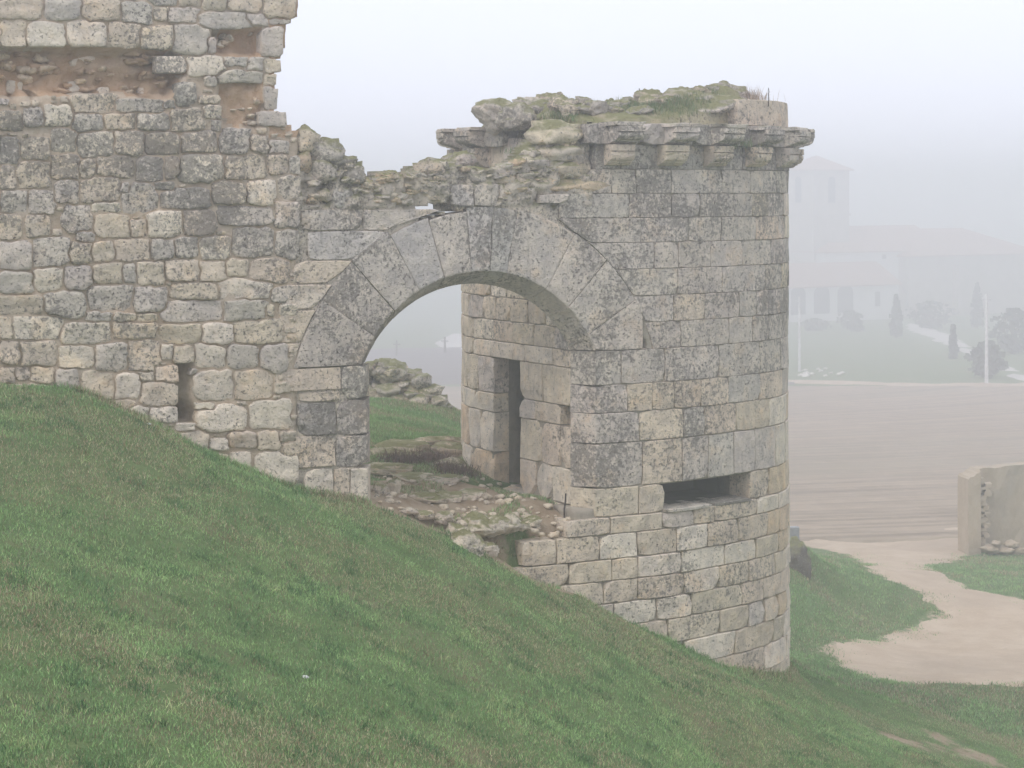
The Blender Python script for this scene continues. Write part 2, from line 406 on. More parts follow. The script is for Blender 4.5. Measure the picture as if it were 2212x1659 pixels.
ii = np.arange((ny_-1)*(nx_-1)); r0 = ii//(nx_-1)*nx_+ii % (nx_-1)
gf = np.stack([r0, r0+1, r0+1+nx_, r0+nx_], 1)
def np_mesh(name, v, f, mat, smooth=True):
    me = bpy.data.meshes.new(name); k = f.shape[1]
    me.vertices.add(len(v)); me.vertices.foreach_set('co', np.ascontiguousarray(v, np.float32).ravel())
    me.loops.add(f.size); me.loops.foreach_set('vertex_index', f.ravel().astype(np.int32))
    me.polygons.add(len(f)); me.polygons.foreach_set('loop_start', np.arange(0, f.size, k, dtype=np.int32))
    me.polygons.foreach_set('loop_total', np.full(len(f), k, np.int32))
    if smooth: me.polygons.foreach_set('use_smooth', np.ones(len(f), bool))
    me.update(calc_edges=True); me.materials.append(mat)
    o = bpy.data.objects.new(name, me); return link(o)
ground = np_mesh('ground', gv, gf, M['ground'])
at = ground.data.attributes.new('dirt', 'FLOAT', 'POINT'); at.data.foreach_set('value', DIRT.ravel().astype(np.float32))
tag(ground, 'green grassy mound and valley floor around the ruined gate', None, None, 'structure')

def sheet(name, poly, mat, lift, cell, label, jitter=0.25, row=None):
    """a sheet lying on the ground inside a world-space outline with a ragged edge"""
    P = []
    n = len(poly)
    for i in range(n):
        a, b2 = Vector(poly[i][:2]), Vector(poly[(i+1) % n][:2]); L = (b2-a).length; k = max(1, int(L/(cell*0.8)))
        for j in range(k):
            p = a.lerp(b2, j/k); w = jitter
            P.append(Vector((p.x+w*(fbm(p.x, p.y, 3, 0.9)+.5*nz(p.x, p.y, 5, 4)), p.y+w*(fbm(p.x, p.y, 9, 0.9)+.5*nz(p.x, p.y, 8, 4)))))
    xs = [p.x for p in P]; ys = [p.y for p in P]
    pts = list(P); rp = np.array([[p.x, p.y] for p in P])
    def inside(x, y):
        x1, y1 = rp[:, 0], rp[:, 1]; x2, y2 = np.roll(x1, -1), np.roll(y1, -1)
        c = ((y1 > y) != (y2 > y)) & (x < (x2-x1)*(y-y1)/(y2-y1+1e-12)+x1)
        return c.sum() % 2 == 1
    for x in np.arange(min(xs), max(xs), cell):
        for y in np.arange(min(ys), max(ys), cell):
            xx = x+random.uniform(-.2, .2)*cell; yy = y+random.uniform(-.2, .2)*cell
            if inside(xx, yy) and np.min((rp[:, 0]-xx)**2+(rp[:, 1]-yy)**2) > (0.45*cell)**2: pts.append(Vector((xx, yy)))
    E = [(i, (i+1) % len(P)) for i in range(len(P))]
    vo, _, fo, *_ = delaunay_2d_cdt(pts, E, [list(range(len(P)))], 1, 1e-5)
    X = np.array([v.x for v in vo]); Y = np.array([v.y for v in vo]); Z = H(X, Y)+lift
    Z[:len(P)] -= lift*1.6
    o = mesh_obj(name, np.stack([X, Y, Z], 1).tolist(), [tuple(f) for f in fo], mat, None, True)
    if row:
        a = o.data.attributes.new('row', 'FLOAT_VECTOR', 'POINT')
        rv = np.array([row(x, y) for x, y in zip(X, Y)], np.float32); a.data.foreach_set('vector', rv.ravel())
    return tag(o, label, None, None, 'structure')

def hits(pxl): return [tuple(ghit(x, y, 33)) for x, y in pxl]
path_px = [(1751, 1403), (1831, 1386), (1885, 1378), (1935, 1367), (1985, 1340), (2020, 1318), (1985, 1290), (1916, 1254), (1865, 1226), (1838, 1204), (1800, 1195), (1735, 1180), (1700, 1172), (1600, 1165),
           (1600, 1150), (1760, 1150), (1960, 1140), (2095, 1128), (2300, 1122), (2300, 1150), (2095, 1200), (2010, 1226), (2045, 1248), (2085, 1265), (2212, 1297), (2420, 1330), (2420, 1500), (2212, 1483), (1982, 1476), (1878, 1468), (1817, 1447), (1800, 1425)]
PATH_W = hits(path_px); PW = np.array([(q_[0], q_[1]) for q_ in PATH_W])
def path_dist(X, Y):
    """signed distance to the outline of the sandy track, positive outside"""
    X = np.asarray(X, float); Y = np.asarray(Y, float); d = np.full(X.shape, 99.0); ins = np.zeros(X.shape, int)
    for (x1, y1), (x2, y2) in zip(PW, np.roll(PW, -1, 0)):
        L2 = (x2-x1)**2+(y2-y1)**2+1e-9; t = np.clip(((X-x1)*(x2-x1)+(Y-y1)*(y2-y1))/L2, 0, 1)
        d = np.minimum(d, np.hypot(X-x1-t*(x2-x1), Y-y1-t*(y2-y1)))
        ins += (((y1 > Y) != (y2 > Y)) & (X < (x2-x1)*(Y-y1)/(y2-y1+1e-12)+x1))
    return np.where(ins % 2 == 1, -d, d)
SAND = np.clip(1.0-(path_dist(GX, GY)+0.75)/1.3, 0, 1.2)
at = ground.data.attributes.new('sand', 'FLOAT', 'POINT'); at.data.foreach_set('value', SAND.ravel().astype(np.float32))
sheet('path', PATH_W, M['sand'], 0.03, 0.38, 'pale sandy track winding past the stubble field', 0.55)

pf = np.array([tuple(px(*t)) for t in [(780, 1080, 23.5), (860, 1098, 23.9), (900, 1100, 24.3), (950, 1130, 23.9), (1000, 1150, 23.9), (1000, 1042, 26), (850, 1040, 26), (1050, 1190, 23.85), (1105, 1212, 24.05), (1118, 1175, 24.35), (1120, 1130, 24.7), (1150, 1158, 24.55), (1180, 1105, 25.2), (1080, 1062, 26.3), (1230, 1106, 25.2), (1200, 1150, 24.95), (1010, 1100, 24.9), (1240, 1104, 25.0), (1300, 1104, 25.6), (1150, 1075, 25.9)]])
pw_ = np.linalg.solve(np.sqrt(((pf[:, None, :2]-pf[None, :, :2])**2).sum(2)+.09)-np.eye(len(pf))*.004, pf[:, 2]+4.0)
def HP(X, Y): return np.sqrt((X[:, None]-pf[None, :, 0])**2+(Y[:, None]-pf[None, :, 1])**2+.09)@pw_-4.0
fx, fy = np.meshgrid(np.linspace(-2.1, 1.3, 86), np.linspace(22.8, 27.4, 116))
fs = (fx-A.x)*dW.x+(fy-A.y)*dW.y; fo = (fx-A.x)*math.sin(ANG)-(fy-A.y)*math.cos(ANG)
fz = HP(fx.ravel(), fy.ravel()).reshape(fx.shape)+0.02*np.sin(fx*9+fy*3)*np.sin(fy*8)
hb_ = H(fx, fy); edge_d = np.clip((-0.06-fo)/0.22, 0, 1)*np.clip((26.9-fy)/0.8, 0, 1)
fz = hb_-0.03+(np.maximum(fz, hb_)+0.03-hb_)*edge_d
i2 = np.arange((fx.shape[0]-1)*(fx.shape[1]-1)); q0 = i2//(fx.shape[1]-1)*fx.shape[1]+i2 % (fx.shape[1]-1)
pfl = np_mesh('passage_floor', np.stack([fx, fy, fz], -1).reshape(-1, 3), np.stack([q0, q0+1, q0+1+fx.shape[1], q0+fx.shape[1]], 1), M['ground'])
at = pfl.data.attributes.new('dirt', 'FLOAT', 'POINT')
fd = 0.75-0.75*np.exp(-(((fx-px(1150, 1140, 24.6).x)/.35)**2+((fy-24.6)/.3)**2))-0.6*np.exp(-(((fx-px(1080, 1190, 24.1).x)/.4)**2+((fy-24.05)/.25)**2))-0.45*(fy > 26)
at.data.foreach_set('value', fd.ravel().astype(np.float32)); tag(pfl, 'trodden earth floor of the gateway passage', None, None, 'structure')

# ------------------------------------------------------------------ fields behind
def field(name, x0, x1, y0, y1, mat, label, res, lift, row, edge=None):
    xs = np.arange(x0, x1, res*1.6); ys = np.arange(y0, y1+res, res)
    X, Y = np.meshgrid(xs, ys)
    if edge: Y = Y+edge(X, Y)
    R = row(X, Y)
    Z = H(X, Y, False)+lift+0.025*np.sin(R*2*np.pi/1.5)+0.02*np.sin(R*2*np.pi/5.3+1)
    Z[0] -= 0.25; Z[1] -= .03; Y[:2] += (np.interp(X[0], np.arange(-140, 140, .9), np.random.default_rng(3).normal(0, .5, len(np.arange(-140, 140, .9)))))[None]
    n1_, n2_ = X.shape; ii = np.arange((n1_-1)*(n2_-1)); r0 = ii//(n2_-1)*n2_+ii % (n2_-1)
    o = np_mesh(name, np.stack([X, Y, Z], -1).reshape(-1, 3), np.stack([r0, r0+1, r0+1+n2_, r0+n2_], 1), mat)
    a = o.data.attributes.new('row', 'FLOAT_VECTOR', 'POINT')
    a.data.foreach_set('vector', np.stack([R, X, 0*X], -1).astype(np.float32).ravel())
    return tag(o, label, None, None, 'structure')
def row1(X, Y): return np.hypot(X+26, Y-195)
field('field', -90, 95, 60.5, 149.5, M['field'], 'ploughed stubble field with curving furrows in front of the church', 0.5, 0.075, row1, lambda X, Y: -(0.10*(X-14)+1.5*np.sin(X*0.2))*np.clip((149-Y)/88, 0, 1)*0.6)
field('field', -130, 22, 151, 212, M['fallow'], 'dark fallow strip beyond the stubble field under the hillside', 1.2, 0.14, lambda X, Y: Y+0.1*X, lambda X, Y: 6*np.sin(X*0.09)*np.clip((Y-151)/60, 0, 1))

# ------------------------------------------------------------------ masonry builders
def block_geo(path, sL, sR, z0, z1, front=0.0, depth=0.35, bev=0.009, cell=0.13, chip=0.02, rough=0.006, splayL=0.0, splayR=0.0, gap=0.005, prof=None):
    """one dressed block following the wall plan; sL/sR may be functions of z; returns verts, faces"""
    fL = sL if callable(sL) else (lambda z: sL); fR = sR if callable(sR) else (lambda z: sR)
    w = fR((z0+z1)/2)-fL((z0+z1)/2); h = z1-z0
    nc = max(2, min(9, int(round(w/cell)))); nr = max(2, min(5, int(round(h/cell))))
    bu = min(0.25, bev/max(w, 0.05)); bv = min(0.25, bev/max(h, 0.05))
    us = [0, bu]+[bu+(1-2*bu)*i/nc for i in range(1, nc)]+[1-bu, 1]
    vs = [0, bv]+[bv+(1-2*bv)*i/nr for i in range(1, nr)]+[1-bv, 1]
    seed = random.uniform(0, 99); tilt = random.uniform(-.006, .006); tilt2 = random.uniform(-.006, .006)
    cc = [random.random()**2*chip for _ in range(4)]
    V = []; nu = len(us); nv = len(vs)
    for j, v in enumerate(vs):
        z = z0+gap+(z1-z0-2*gap)*v
        for i, u in enumerate(us):
            a, b = fL(z)+gap, fR(z)-gap; s = a+(b-a)*u
            edge = (i in (0, nu-1)) or (j in (0, nv-1))
            off = front+rough*2.0*nz(s+seed, z, 0, 3.2)+rough*nz(s+seed, z, 0, 9)+tilt*(u-.5)*2+tilt2*(v-.5)*2
            zz = z
            if edge: off -= bev*(0.8+1.2*abs(nz(s+seed, z, 5, 7))); s += 0.006*nz(s, z, seed, 8); zz += 0.006*nz(s, z, seed+7, 8)
            # worn corners
            for k, (cu, cv) in enumerate(((0, 0), (1, 0), (0, 1), (1, 1))):
                dd = math.hypot((u-cu)*w, (v-cv)*h)
                if dd < 0.09:
                    t = cc[k]*(1-dd/0.09); off -= t; s += t*(1 if cu == 0 else -1); zz += t*(1 if cv == 0 else -1)
            if prof: off += prof(v)
            V.append(path.at(s, zz, off))
    F = []
    for j in range(nv-1):
        for i in range(nu-1): F.append((j*nu+i, j*nu+i+1, (j+1)*nu+i+1, (j+1)*nu+i))
    ring = [i for i in range(nu)]+[j*nu+nu-1 for j in range(1, nv)]+[(nv-1)*nu+i for i in range(nu-2, -1, -1)]+[j*nu for j in range(nv-2, 0, -1)]
    b0 = len(V)
    for k in ring:
        j, i = divmod(k, nu); z = z0+gap+(z1-z0-2*gap)*vs[j]
        a, b = fL(z)+gap, fR(z)-gap; s = a+(b-a)*us[i]
        if i == 0: s -= splayL
        if i == nu-1: s += splayR
        V.append(path.at(s, z, front-depth))
    m = len(ring)
    for k in range(m): F.append((ring[(k+1) % m], ring[k], b0+k, b0+(k+1) % m))
    F.append(tuple(b0+k for k in range(m-1, -1, -1)))
    return V, F

def block(name, path, *a, mat=None, parent=None, color=None, **kw):
    V, F = block_geo(path, *a, **kw)
    return mesh_obj(name, V, F, mat, parent, False, color)

def tint(kind='cream', lich=0.4):
    base = {'cream': (0.67, 0.57, 0.46), 'grey': (0.60, 0.535, 0.475), 'pale': (0.76, 0.67, 0.565), 'warm': (0.67, 0.535, 0.395), 'blue': (0.58, 0.535, 0.50), 'dark': (0.48, 0.435, 0.39)}[kind]
    k = random.uniform(0.94, 1.06); j = [random.uniform(-.008, .008) for _ in range(3)]
    return (base[0]*k+j[0], base[1]*k+j[1], base[2]*k+j[2], max(0.0, min(1.0, lich+random.uniform(-.09, .09))))

def rubble_geo(path, s0, s1, z0, z1, proud, n=22, power=3.2, rough=0.018, deep=0.14, rot=0.0):
    """one rough stone with a rounded, irregular outline, domed and pitted"""
    sc, zc = (s0+s1)/2, (z0+z1)/2; hs_, hz = (s1-s0)/2, (z1-z0)/2
    seed = random.uniform(0, 999); V = []; F = []
    ca, sa = math.cos(rot), math.sin(rot); asp = hs_/max(hz, 1e-4)
    lines = [(math.radians(d)+random.uniform(-.09, .09), random.uniform(0.93, 1.0)) for d in (0, 90, 180, 270)]
    for d in (45, 135, 225, 315):
        if random.random() < 0.85: lines.append((math.radians(d+random.uniform(-24, 24)), random.uniform(1.02, 1.30) if power > 3 else random.uniform(0.88, 1.15)))
    out = []
    for k in range(n):
        t = 2*math.pi*(k+random.uniform(-.25, .25))/n
        c, s_ = math.cos(t), math.sin(t)
        r = (sum((max(0.0, math.cos(t-a_))/h_)**11 for a_, h_ in lines))**(-1/11)
        r = min(r, 1.38)*(1+0.09*nz(c*2+seed, s_*2, 0, 1.5)+random.uniform(-.04, .04))
        out.append((c*r, s_*r))
    rings = [(1.0, -deep), (1.0, -0.015), (0.965, 0.80*proud), (0.88, 0.98*proud), (0.64, 1.0*proud), (0.34, 1.0*proud)]
    tx, tz = random.uniform(-.02, .02), random.uniform(-.025, .015)
    for r, off in rings:
        for (a, b) in out:
            # corners of inner rings stay fairly square
            u, v = a*r, b*r
            ds, dz = hs_*u, hz*v
            s = sc+ds*ca-dz*sa; z = zc+ds*sa+dz*ca
            o = off
            if off > 0: o += tx*u+tz*v+rough*1.6*nz(s, z, seed, 6)+rough*nz(s, z, seed, 15)
            V.append(path.at(s, z, o))
    V.append(path.at(sc, zc, 1.05*proud+rough*nz(sc, zc, seed, 6))); c = len(V)-1
    for i in range(len(rings)-1):
        for k in range(n): F.append((i*n+k, i*n+(k+1) % n, (i+1)*n+(k+1) % n, (i+1)*n+k))
    l = (len(rings)-1)*n
    for k in range(n): F.append((l+k, l+(k+1) % n, c))
    return V, F

_ico = {}
def rock_geo(size, sub=3, rough=0.28, sq=1.0, rot=0.0):
    """angular weathered rock: a ball cut by random planes, then roughened"""
    if sub not in _ico:
        bm = bmesh.new(); bmesh.ops.create_icosphere(bm, subdivisions=sub, radius=1.0)
        _ico[sub] = ([v.co.copy() for v in bm.verts], [tuple(v.index for v in f.verts) for f in bm.faces]); bm.free()
    vs, fs = _ico[sub]; sd = random.uniform(0, 999); cr, sr = math.cos(rot), math.sin(rot)
    PL = [(Vector((random.gauss(0, 1), random.gauss(0, 1), random.gauss(0, 1))).normalized(), random.uniform(.70, 1.0)) for _ in range(13)]
    out = []
    for d in vs:
        r_ = 1e-3+sum((max(0.0, d.dot(n__))/h__)**12 for n__, h__ in PL)
        p = d*0.5*min(r_**(-1/12), 1.25)
        if sq != 1.0: p = Vector([math.copysign(abs(2*t)**sq/2, t) for t in p])
        n_ = 1.08+rough*(0.6*nz(p.x+sd, p.y, p.z, 2.3)+0.5*nz(p.x+sd, p.y, p.z, 5.1)+0.38*nz(p.x+sd, p.y, p.z, 11)+0.32*nz(p.x+sd, p.y, p.z, 21)+0.2*nz(p.x+sd, p.y, p.z, 41))
        p = Vector((p.x*size[0]*n_, p.y*size[1]*n_, p.z*size[2]*n_))
        out.append(Vector((p.x*cr-p.y*sr, p.x*sr+p.y*cr, p.z)))
    return out, fs

def core_geo(path, s0, s1, z0, z1, ds, dz, inside, front, back, jit=0.02):
    """solid wall core: grid of cells kept where inside(s, z); front(s, z) gives the outward offset"""
    ns = int((s1-s0)/ds); nzz = int((z1-z0)/dz); V = []; F = []; idx = {}
    keep = np.zeros((ns+2, nzz+2), bool)
    for i in range(ns):
        for j in range(nzz): keep[i+1, j+1] = inside(s0+(i+.5)*ds, z0+(j+.5)*dz)
    def vid(i, j, b):
        k = (i, j, b)
        if k not in idx:
            s = s0+i*ds+jit*nz(i*3.1, j*2.7, 1.5, .37)*2*ds/0.06*0.5; z = z0+j*dz+jit*nz(i*1.9, j*3.3, 8.5, .41)*2*dz/0.06*0.5
            o = front(s, z) if b == 0 else (back(s, z) if callable(back) else back)
            idx[k] = len(V); V.append(path.at(s, z, o))
        return idx[k]
    for i in range(ns):
        for j in range(nzz):
            if not keep[i+1, j+1]: continue
            F.append((vid(i, j, 0), vid(i+1, j, 0), vid(i+1, j+1, 0), vid(i, j+1, 0)))
            F.append((vid(i, j, 1), vid(i, j+1, 1), vid(i+1, j+1, 1), vid(i+1, j, 1)))
            if not keep[i, j+1]: F.append((vid(i, j, 0), vid(i, j+1, 0), vid(i, j+1, 1), vid(i, j, 1)))
            if not keep[i+2, j+1]: F.append((vid(i+1, j, 0), vid(i+1, j, 1), vid(i+1, j+1, 1), vid(i+1, j+1, 0)))
            if not keep[i+1, j]: F.append((vid(i, j, 0), vid(i, j, 1), vid(i+1, j, 1), vid(i+1, j, 0)))
            if not keep[i+1, j+2]: F.append((vid(i, j+1, 0), vid(i+1, j+1, 0), vid(i+1, j+1, 1), vid(i, j+1, 1)))
    return V, F

def poly_in(poly):
    P = np.array(poly, float); x1, y1 = P[:, 0], P[:, 1]; x2, y2 = np.roll(x1, -1), np.roll(y1, -1)
    def f(x, y):
        return (((y1 > y) != (y2 > y)) & (x < (x2-x1)*(y-y1)/(y2-y1+1e-12)+x1)).sum() % 2 == 1
    return f
def wall_px(s, z):
    p = WALL.at(s, z); return CX+FPX*p.x/p.y, HY-FPX*z/p.y

# ------------------------------------------------------------------ the rubble wall on the left
ruined_wall = empty('ruined_wall')
tag(ruined_wall, 'tall grey rubble stone wall with broken right edge and brown cavity high up', 'wall')
OUT_WALL = [(-420, -75), (646, -75), (638, 40), (614, 56), (612, 121), (597, 126), (606, 148), (594, 165), (598, 184), (584, 192), (598, 214), (600, 238), (621, 244), (620, 272), (640, 281), (652, 284), (652, 1120), (-420, 1120)]
in_wall = poly_in(OUT_WALL)
CAVITY = poly_in([(-420, 104), (0, 104), (140, 104), (250, 103), (345, 110), (390, 120), (392, 160), (380, 180), (372, 210), (340, 214), (250, 200), (160, 202), (60, 207), (0, 205), (-420, 210)])
NICHE = poly_in([(466, 66), (560, 60), (563, 120), (520, 124), (466, 118)])
NICHE2 = poly_in([(480, 160), (560, 172), (572, 230), (560, 275), (500, 275), (478, 250)])
SLIT = poly_in([(386, 786), (408, 786), (410, 870), (416, 900), (386, 900)])
HOLE = poly_in([(386, 884), (417, 880), (419, 912), (386, 914)])
def wall_front(s, z):
    x, y = wall_px(s, z); o = -0.016-0.018*fbm(s, z, 0, 3.0)-0.012*nz(s, z, 2, 12)
    if CAVITY(x, y): o -= 0.25+0.12*fbm(s, z, 4, 4.0)+0.07*nz(s, z, 1, 13)
    elif NICHE(x, y): o -= 0.22+0.06*fbm(s, z, 4, 5)
    elif NICHE2(x, y): o -= 0.08+0.09*fbm(s, z, 4, 5)+0.05*nz(s, z, 1, 14)
    elif HOLE(x, y): o -= 0.6
    elif SLIT(x, y): o -= 0.28
    return o
zt = wsz(0, -75)[1]
V, F = core_geo(WALL, L0, wsz(652, 500)[0], -4.4, zt+0.05, 0.07, 0.07, lambda s, z: in_wall(*wall_px(s, z)), wall_front, lambda s, z: -1.15+0.08*fbm(s, z, 7, 2), 0.02)
wc = mesh_obj('mortar_core', V, F, M['bedding'], ruined_wall, True); wc.data.materials.append(M['mortar'])
for pl in wc.data.polygons:
    c_ = pl.center; x_, y_ = CX+FPX*c_.x/c_.y, HY-FPX*c_.z/c_.y
    if y_ < 290 and (CAVITY(x_, y_) or NICHE(x_, y_) or NICHE2(x_, y_) or x_ > 585): pl.material_index = 1

K1 = 0.3049
def c1(l): return [(a*K1, b*K1, c*K1, d*K1) for a, b, c, d in l]
def c2(l): return [(a*K1, (b+1548)*K1, c*K1, (d+1548)*K1) for a, b, c, d in l]
stones = c1([(0,0,300,130),(310,0,575,145),(580,0,850,145),(860,15,1080,165),(1090,45,1190,140),(1200,50,1400,160),(1060,-60,1250,35),(1260,-60,1425,45),(1440,-60,1600,80),(1610,-60,1855,85),(1865,-60,2095,130),(1410,85,1755,205),(1760,100,1890,180),(1900,132,2050,172),
 (10,150,185,320),(190,160,465,340),(470,150,740,320),(775,165,995,325),(1000,185,1220,345),(1240,170,1470,390),(1470,270,1535,380),(1850,205,2010,395),
 (1095,390,1320,525),(1330,395,1580,540),(1580,400,1760,470),(1750,410,1870,510),(1860,420,1995,515),(1560,500,1860,590),(1870,525,1960,605),(1880,620,1970,780),(1400,670,1550,735),(1440,745,1575,840),(1240,590,1380,740),(1820,790,2040,890),(1450,540,1535,610),
 (520,660,815,795),(820,700,1150,800),(1160,710,1240,770),(0,790,155,920),(160,765,310,890),(310,750,510,890),(520,810,730,930),(750,800,960,920),(970,800,1210,920),(1210,775,1440,930),(1500,850,1560,930),
 (370,920,540,1080),(555,940,790,1105),(820,930,1005,1095),(1035,950,1265,1095),(1275,930,1540,1090),(1550,920,1770,1090),(150,980,345,1130),(0,980,140,1150),(1780,960,1900,1080),(1900,1000,2040,1090),
 (135,1140,355,1335),(360,1090,560,1275),(570,1130,680,1260),(690,1115,955,1250),(965,1110,1160,1280),(1165,1110,1265,1260),(1280,1090,1575,1285),(1600,1100,1890,1270),(0,1180,110,1335),(1895,1095,2040,1230),(2050,1110,2130,1240),
 (395,1275,555,1435),(575,1260,850,1430),(870,1300,1110,1510),(850,1290,920,1370),(1090,1285,1225,1350),(1140,1340,1470,1480),(1510,1290,1725,1450),(1760,1280,1945,1460),(1975,1245,2135,1420),(20,1350,190,1500),(205,1340,385,1515),(665,1435,850,1510),
 (450,1460,640,1640),(690,1510,920,1675),(920,1560,1040,1675),(1045,1500,1285,1685),(1310,1490,1525,1670),(1550,1460,1950,1590),(1950,1430,2130,1610),(0,1530,145,1700),(190,1520,350,1680)])
stones += c2([(0,165,225,360),(230,140,485,345),(490,175,650,320),(655,170,805,315),(815,145,1060,300),(1065,140,1235,290),(1245,125,1410,275),(1420,130,1635,295),(1660,75,1940,270),(1950,75,2125,275),
 (0,380,235,535),(245,345,450,520),(455,335,645,500),(660,310,870,460),(870,330,965,450),(975,310,1160,470),(1170,295,1410,440),(1420,300,1600,440),(1600,290,1750,410),(1785,285,2030,450),
 (0,545,310,680),(320,510,590,690),(630,475,940,645),(945,485,1175,660),(1225,460,1535,575),(1550,435,1910,570),(1170,580,1570,725),(1585,575,1880,730),(1885,610,1940,695),(620,660,780,735),(810,665,960,730),(965,675,1100,735),
 (0,700,85,850),(100,690,430,855),(450,740,780,885),(810,740,1100,850),(1140,750,1410,880),(1440,745,1650,895),(1665,710,1980,885),
 (0,880,140,1020),(150,870,400,1040),(420,910,670,1050),(680,890,900,1080),(910,870,1130,1080),(1140,880,1215,990),(1230,900,1370,1020),(1390,895,1585,1060),(1620,900,1815,1070),(1860,895,2030,1085),
 (0,1060,105,1170),(110,1055,210,1140),(215,1050,390,1160),(400,1070,550,1210),(590,1090,810,1275),(815,1100,990,1280),(985,1085,1085,1145),(1095,1045,1260,1155),(1345,1065,1400,1110),(1395,1080,1655,1280),(1665,1075,1915,1280),
 (1000,1165,1245,1325),(810,1285,950,1345),(915,1330,1060,1420),(1070,1335,1262,1440),(1385,1305,1510,1350),(1425,1330,1735,1500),(1780,1290,2050,1500),(740,1290,805,1340),
 (1090,1455,1165,1510),(1250,1450,1375,1505),(1265,1512,1470,1625),(1490,1560,1610,1640),(1625,1510,1815,1620),(1825,1500,1975,1635),(1990,1505,2095,1590),(0,1180,180,1320),(190,1180,390,1330),(400,1225,580,1350)])
stones += [(495, 978, 540, 1012), (560, 980, 648, 1040), (652-40, 955, 652, 985)]
cav_bits = c1([(500,565,615,650),(720,605,820,660),(530,390,720,450),(20,670,90,735),(80,560,200,660),(160,715,200,745),(230,715,300,760),(380,680,470,730),(1010,610,1080,660)])
RES = 3.0; OX, OY = -420, -80
occ = np.zeros((int(1080/RES), int(1210/RES)), bool)      # occupancy of the wall face, in photo pixels
def occ_rect(x0, y0, x1, y1): return slice(max(0, int((x0-OX)/RES)), max(0, int(math.ceil((x1-OX)/RES)))), slice(max(0, int((y0-OY)/RES)), max(0, int(math.ceil((y1-OY)/RES))))
def blocked(x, y): return (not in_wall(x, y)) or (NICHE2(x, y) and x < 562) or CAVITY(x, y) or SLIT(x, y) or HOLE(x, y) or NICHE(x, y) or x > 645
for i in range(occ.shape[0]):
    for j in range(occ.shape[1]): occ[i, j] = blocked(OX+(i+.5)*RES, OY+(j+.5)*RES)
BLK = occ.copy()
for r in stones: a, b = occ_rect(*r); occ[a, b] = True
chip_r = []
def fill(ws, hs_, tries, dest, pad=0.0):
    for _ in range(tries):
        w = random.uniform(*ws); h = w*random.uniform(*hs_)
        x = random.uniform(OX, 642-w); y = random.uniform(OY, 1100-h)
        a, b = occ_rect(x-pad, y-pad, x+w+pad, y+h+pad)
        if a.stop > occ.shape[0] or b.stop > occ.shape[1] or occ[a, b].any(): continue
        occ[a, b] = True; dest.append((x, y, x+w, y+h))
fill((60, 95), (0.55, 0.85), 1500, stones, 1); fill((42, 62), (0.55, 0.9), 2500, stones); fill((22, 40), (0.45, 1.0), 6000, stones)
fill((11, 21), (0.4, 1.0), 15000, chip_r)
allr = np.array(stones+chip_r); RCX, RCY = (allr[:, 0]+allr[:, 2])/2, (allr[:, 1]+allr[:, 3])/2; RW, RH = (allr[:, 2]-allr[:, 0])/2, (allr[:, 3]-allr[:, 1])/2
wx = np.arange(-440, 680, 4.0); ws_t = np.array([WALL.s_of(x, L0, 0.7) for x in wx]); wd_t = np.interp(ws_t, WALL.s, WALL.a[:, 1])
def fast_sz(x, y): return np.interp(x, wx, ws_t), -(y-HY)/FPX*np.interp(x, wx, wd_t)
def warp(x, y, k=1.0): return x+k*(5.0*nz(x, y, 0, .045)+3.2*nz(x, y, 3, .13)), y+k*(4.0*nz(x, y, 7, .045)+2.8*nz(x, y, 9, .13))
def dist_all(x, y, idx): return ((np.abs(x-RCX[idx])/RW[idx])**5+(np.abs(y-RCY[idx])/RH[idx])**5)**0.2
def outline(i, n, ext=1.30, gap=1.4):
    near = np.where((np.abs(RCX-RCX[i]) < RW+RW[i]*1.6) & (np.abs(RCY-RCY[i]) < RH+RH[i]*1.6))[0]; out = []
    me_ = np.where(near == i)[0][0]
    for k in range(n):
        t = 2*math.pi*(k+random.uniform(-.2, .2))/n; c, s_ = math.cos(t), math.sin(t); m_ = max(abs(c), abs(s_)); c, s_ = c/m_, s_/m_
        last = 0.55
        for r in np.arange(0.6, ext, 0.04):
            x, y = RCX[i]+c*r*RW[i], RCY[i]+s_*r*RH[i]
            bi, bj = int((x-OX)/RES), int((y-OY)/RES)
            if not (0 <= bi < BLK.shape[0] and 0 <= bj < BLK.shape[1]) or BLK[bi, bj]:
                if r > 1.0: break
            xx, yy = warp(x, y); d = dist_all(xx, yy, near); own = d[me_]
            d[me_] = 9
            if own > d.min() or own > 1.24: break
            last = r
        x, y = c*last*RW[i], s_*last*RH[i]; L_ = math.hypot(x, y); q_ = max(0.2, 1-gap/L_)
        out.append((RCX[i]+x*q_, RCY[i]+y*q_))
    return out
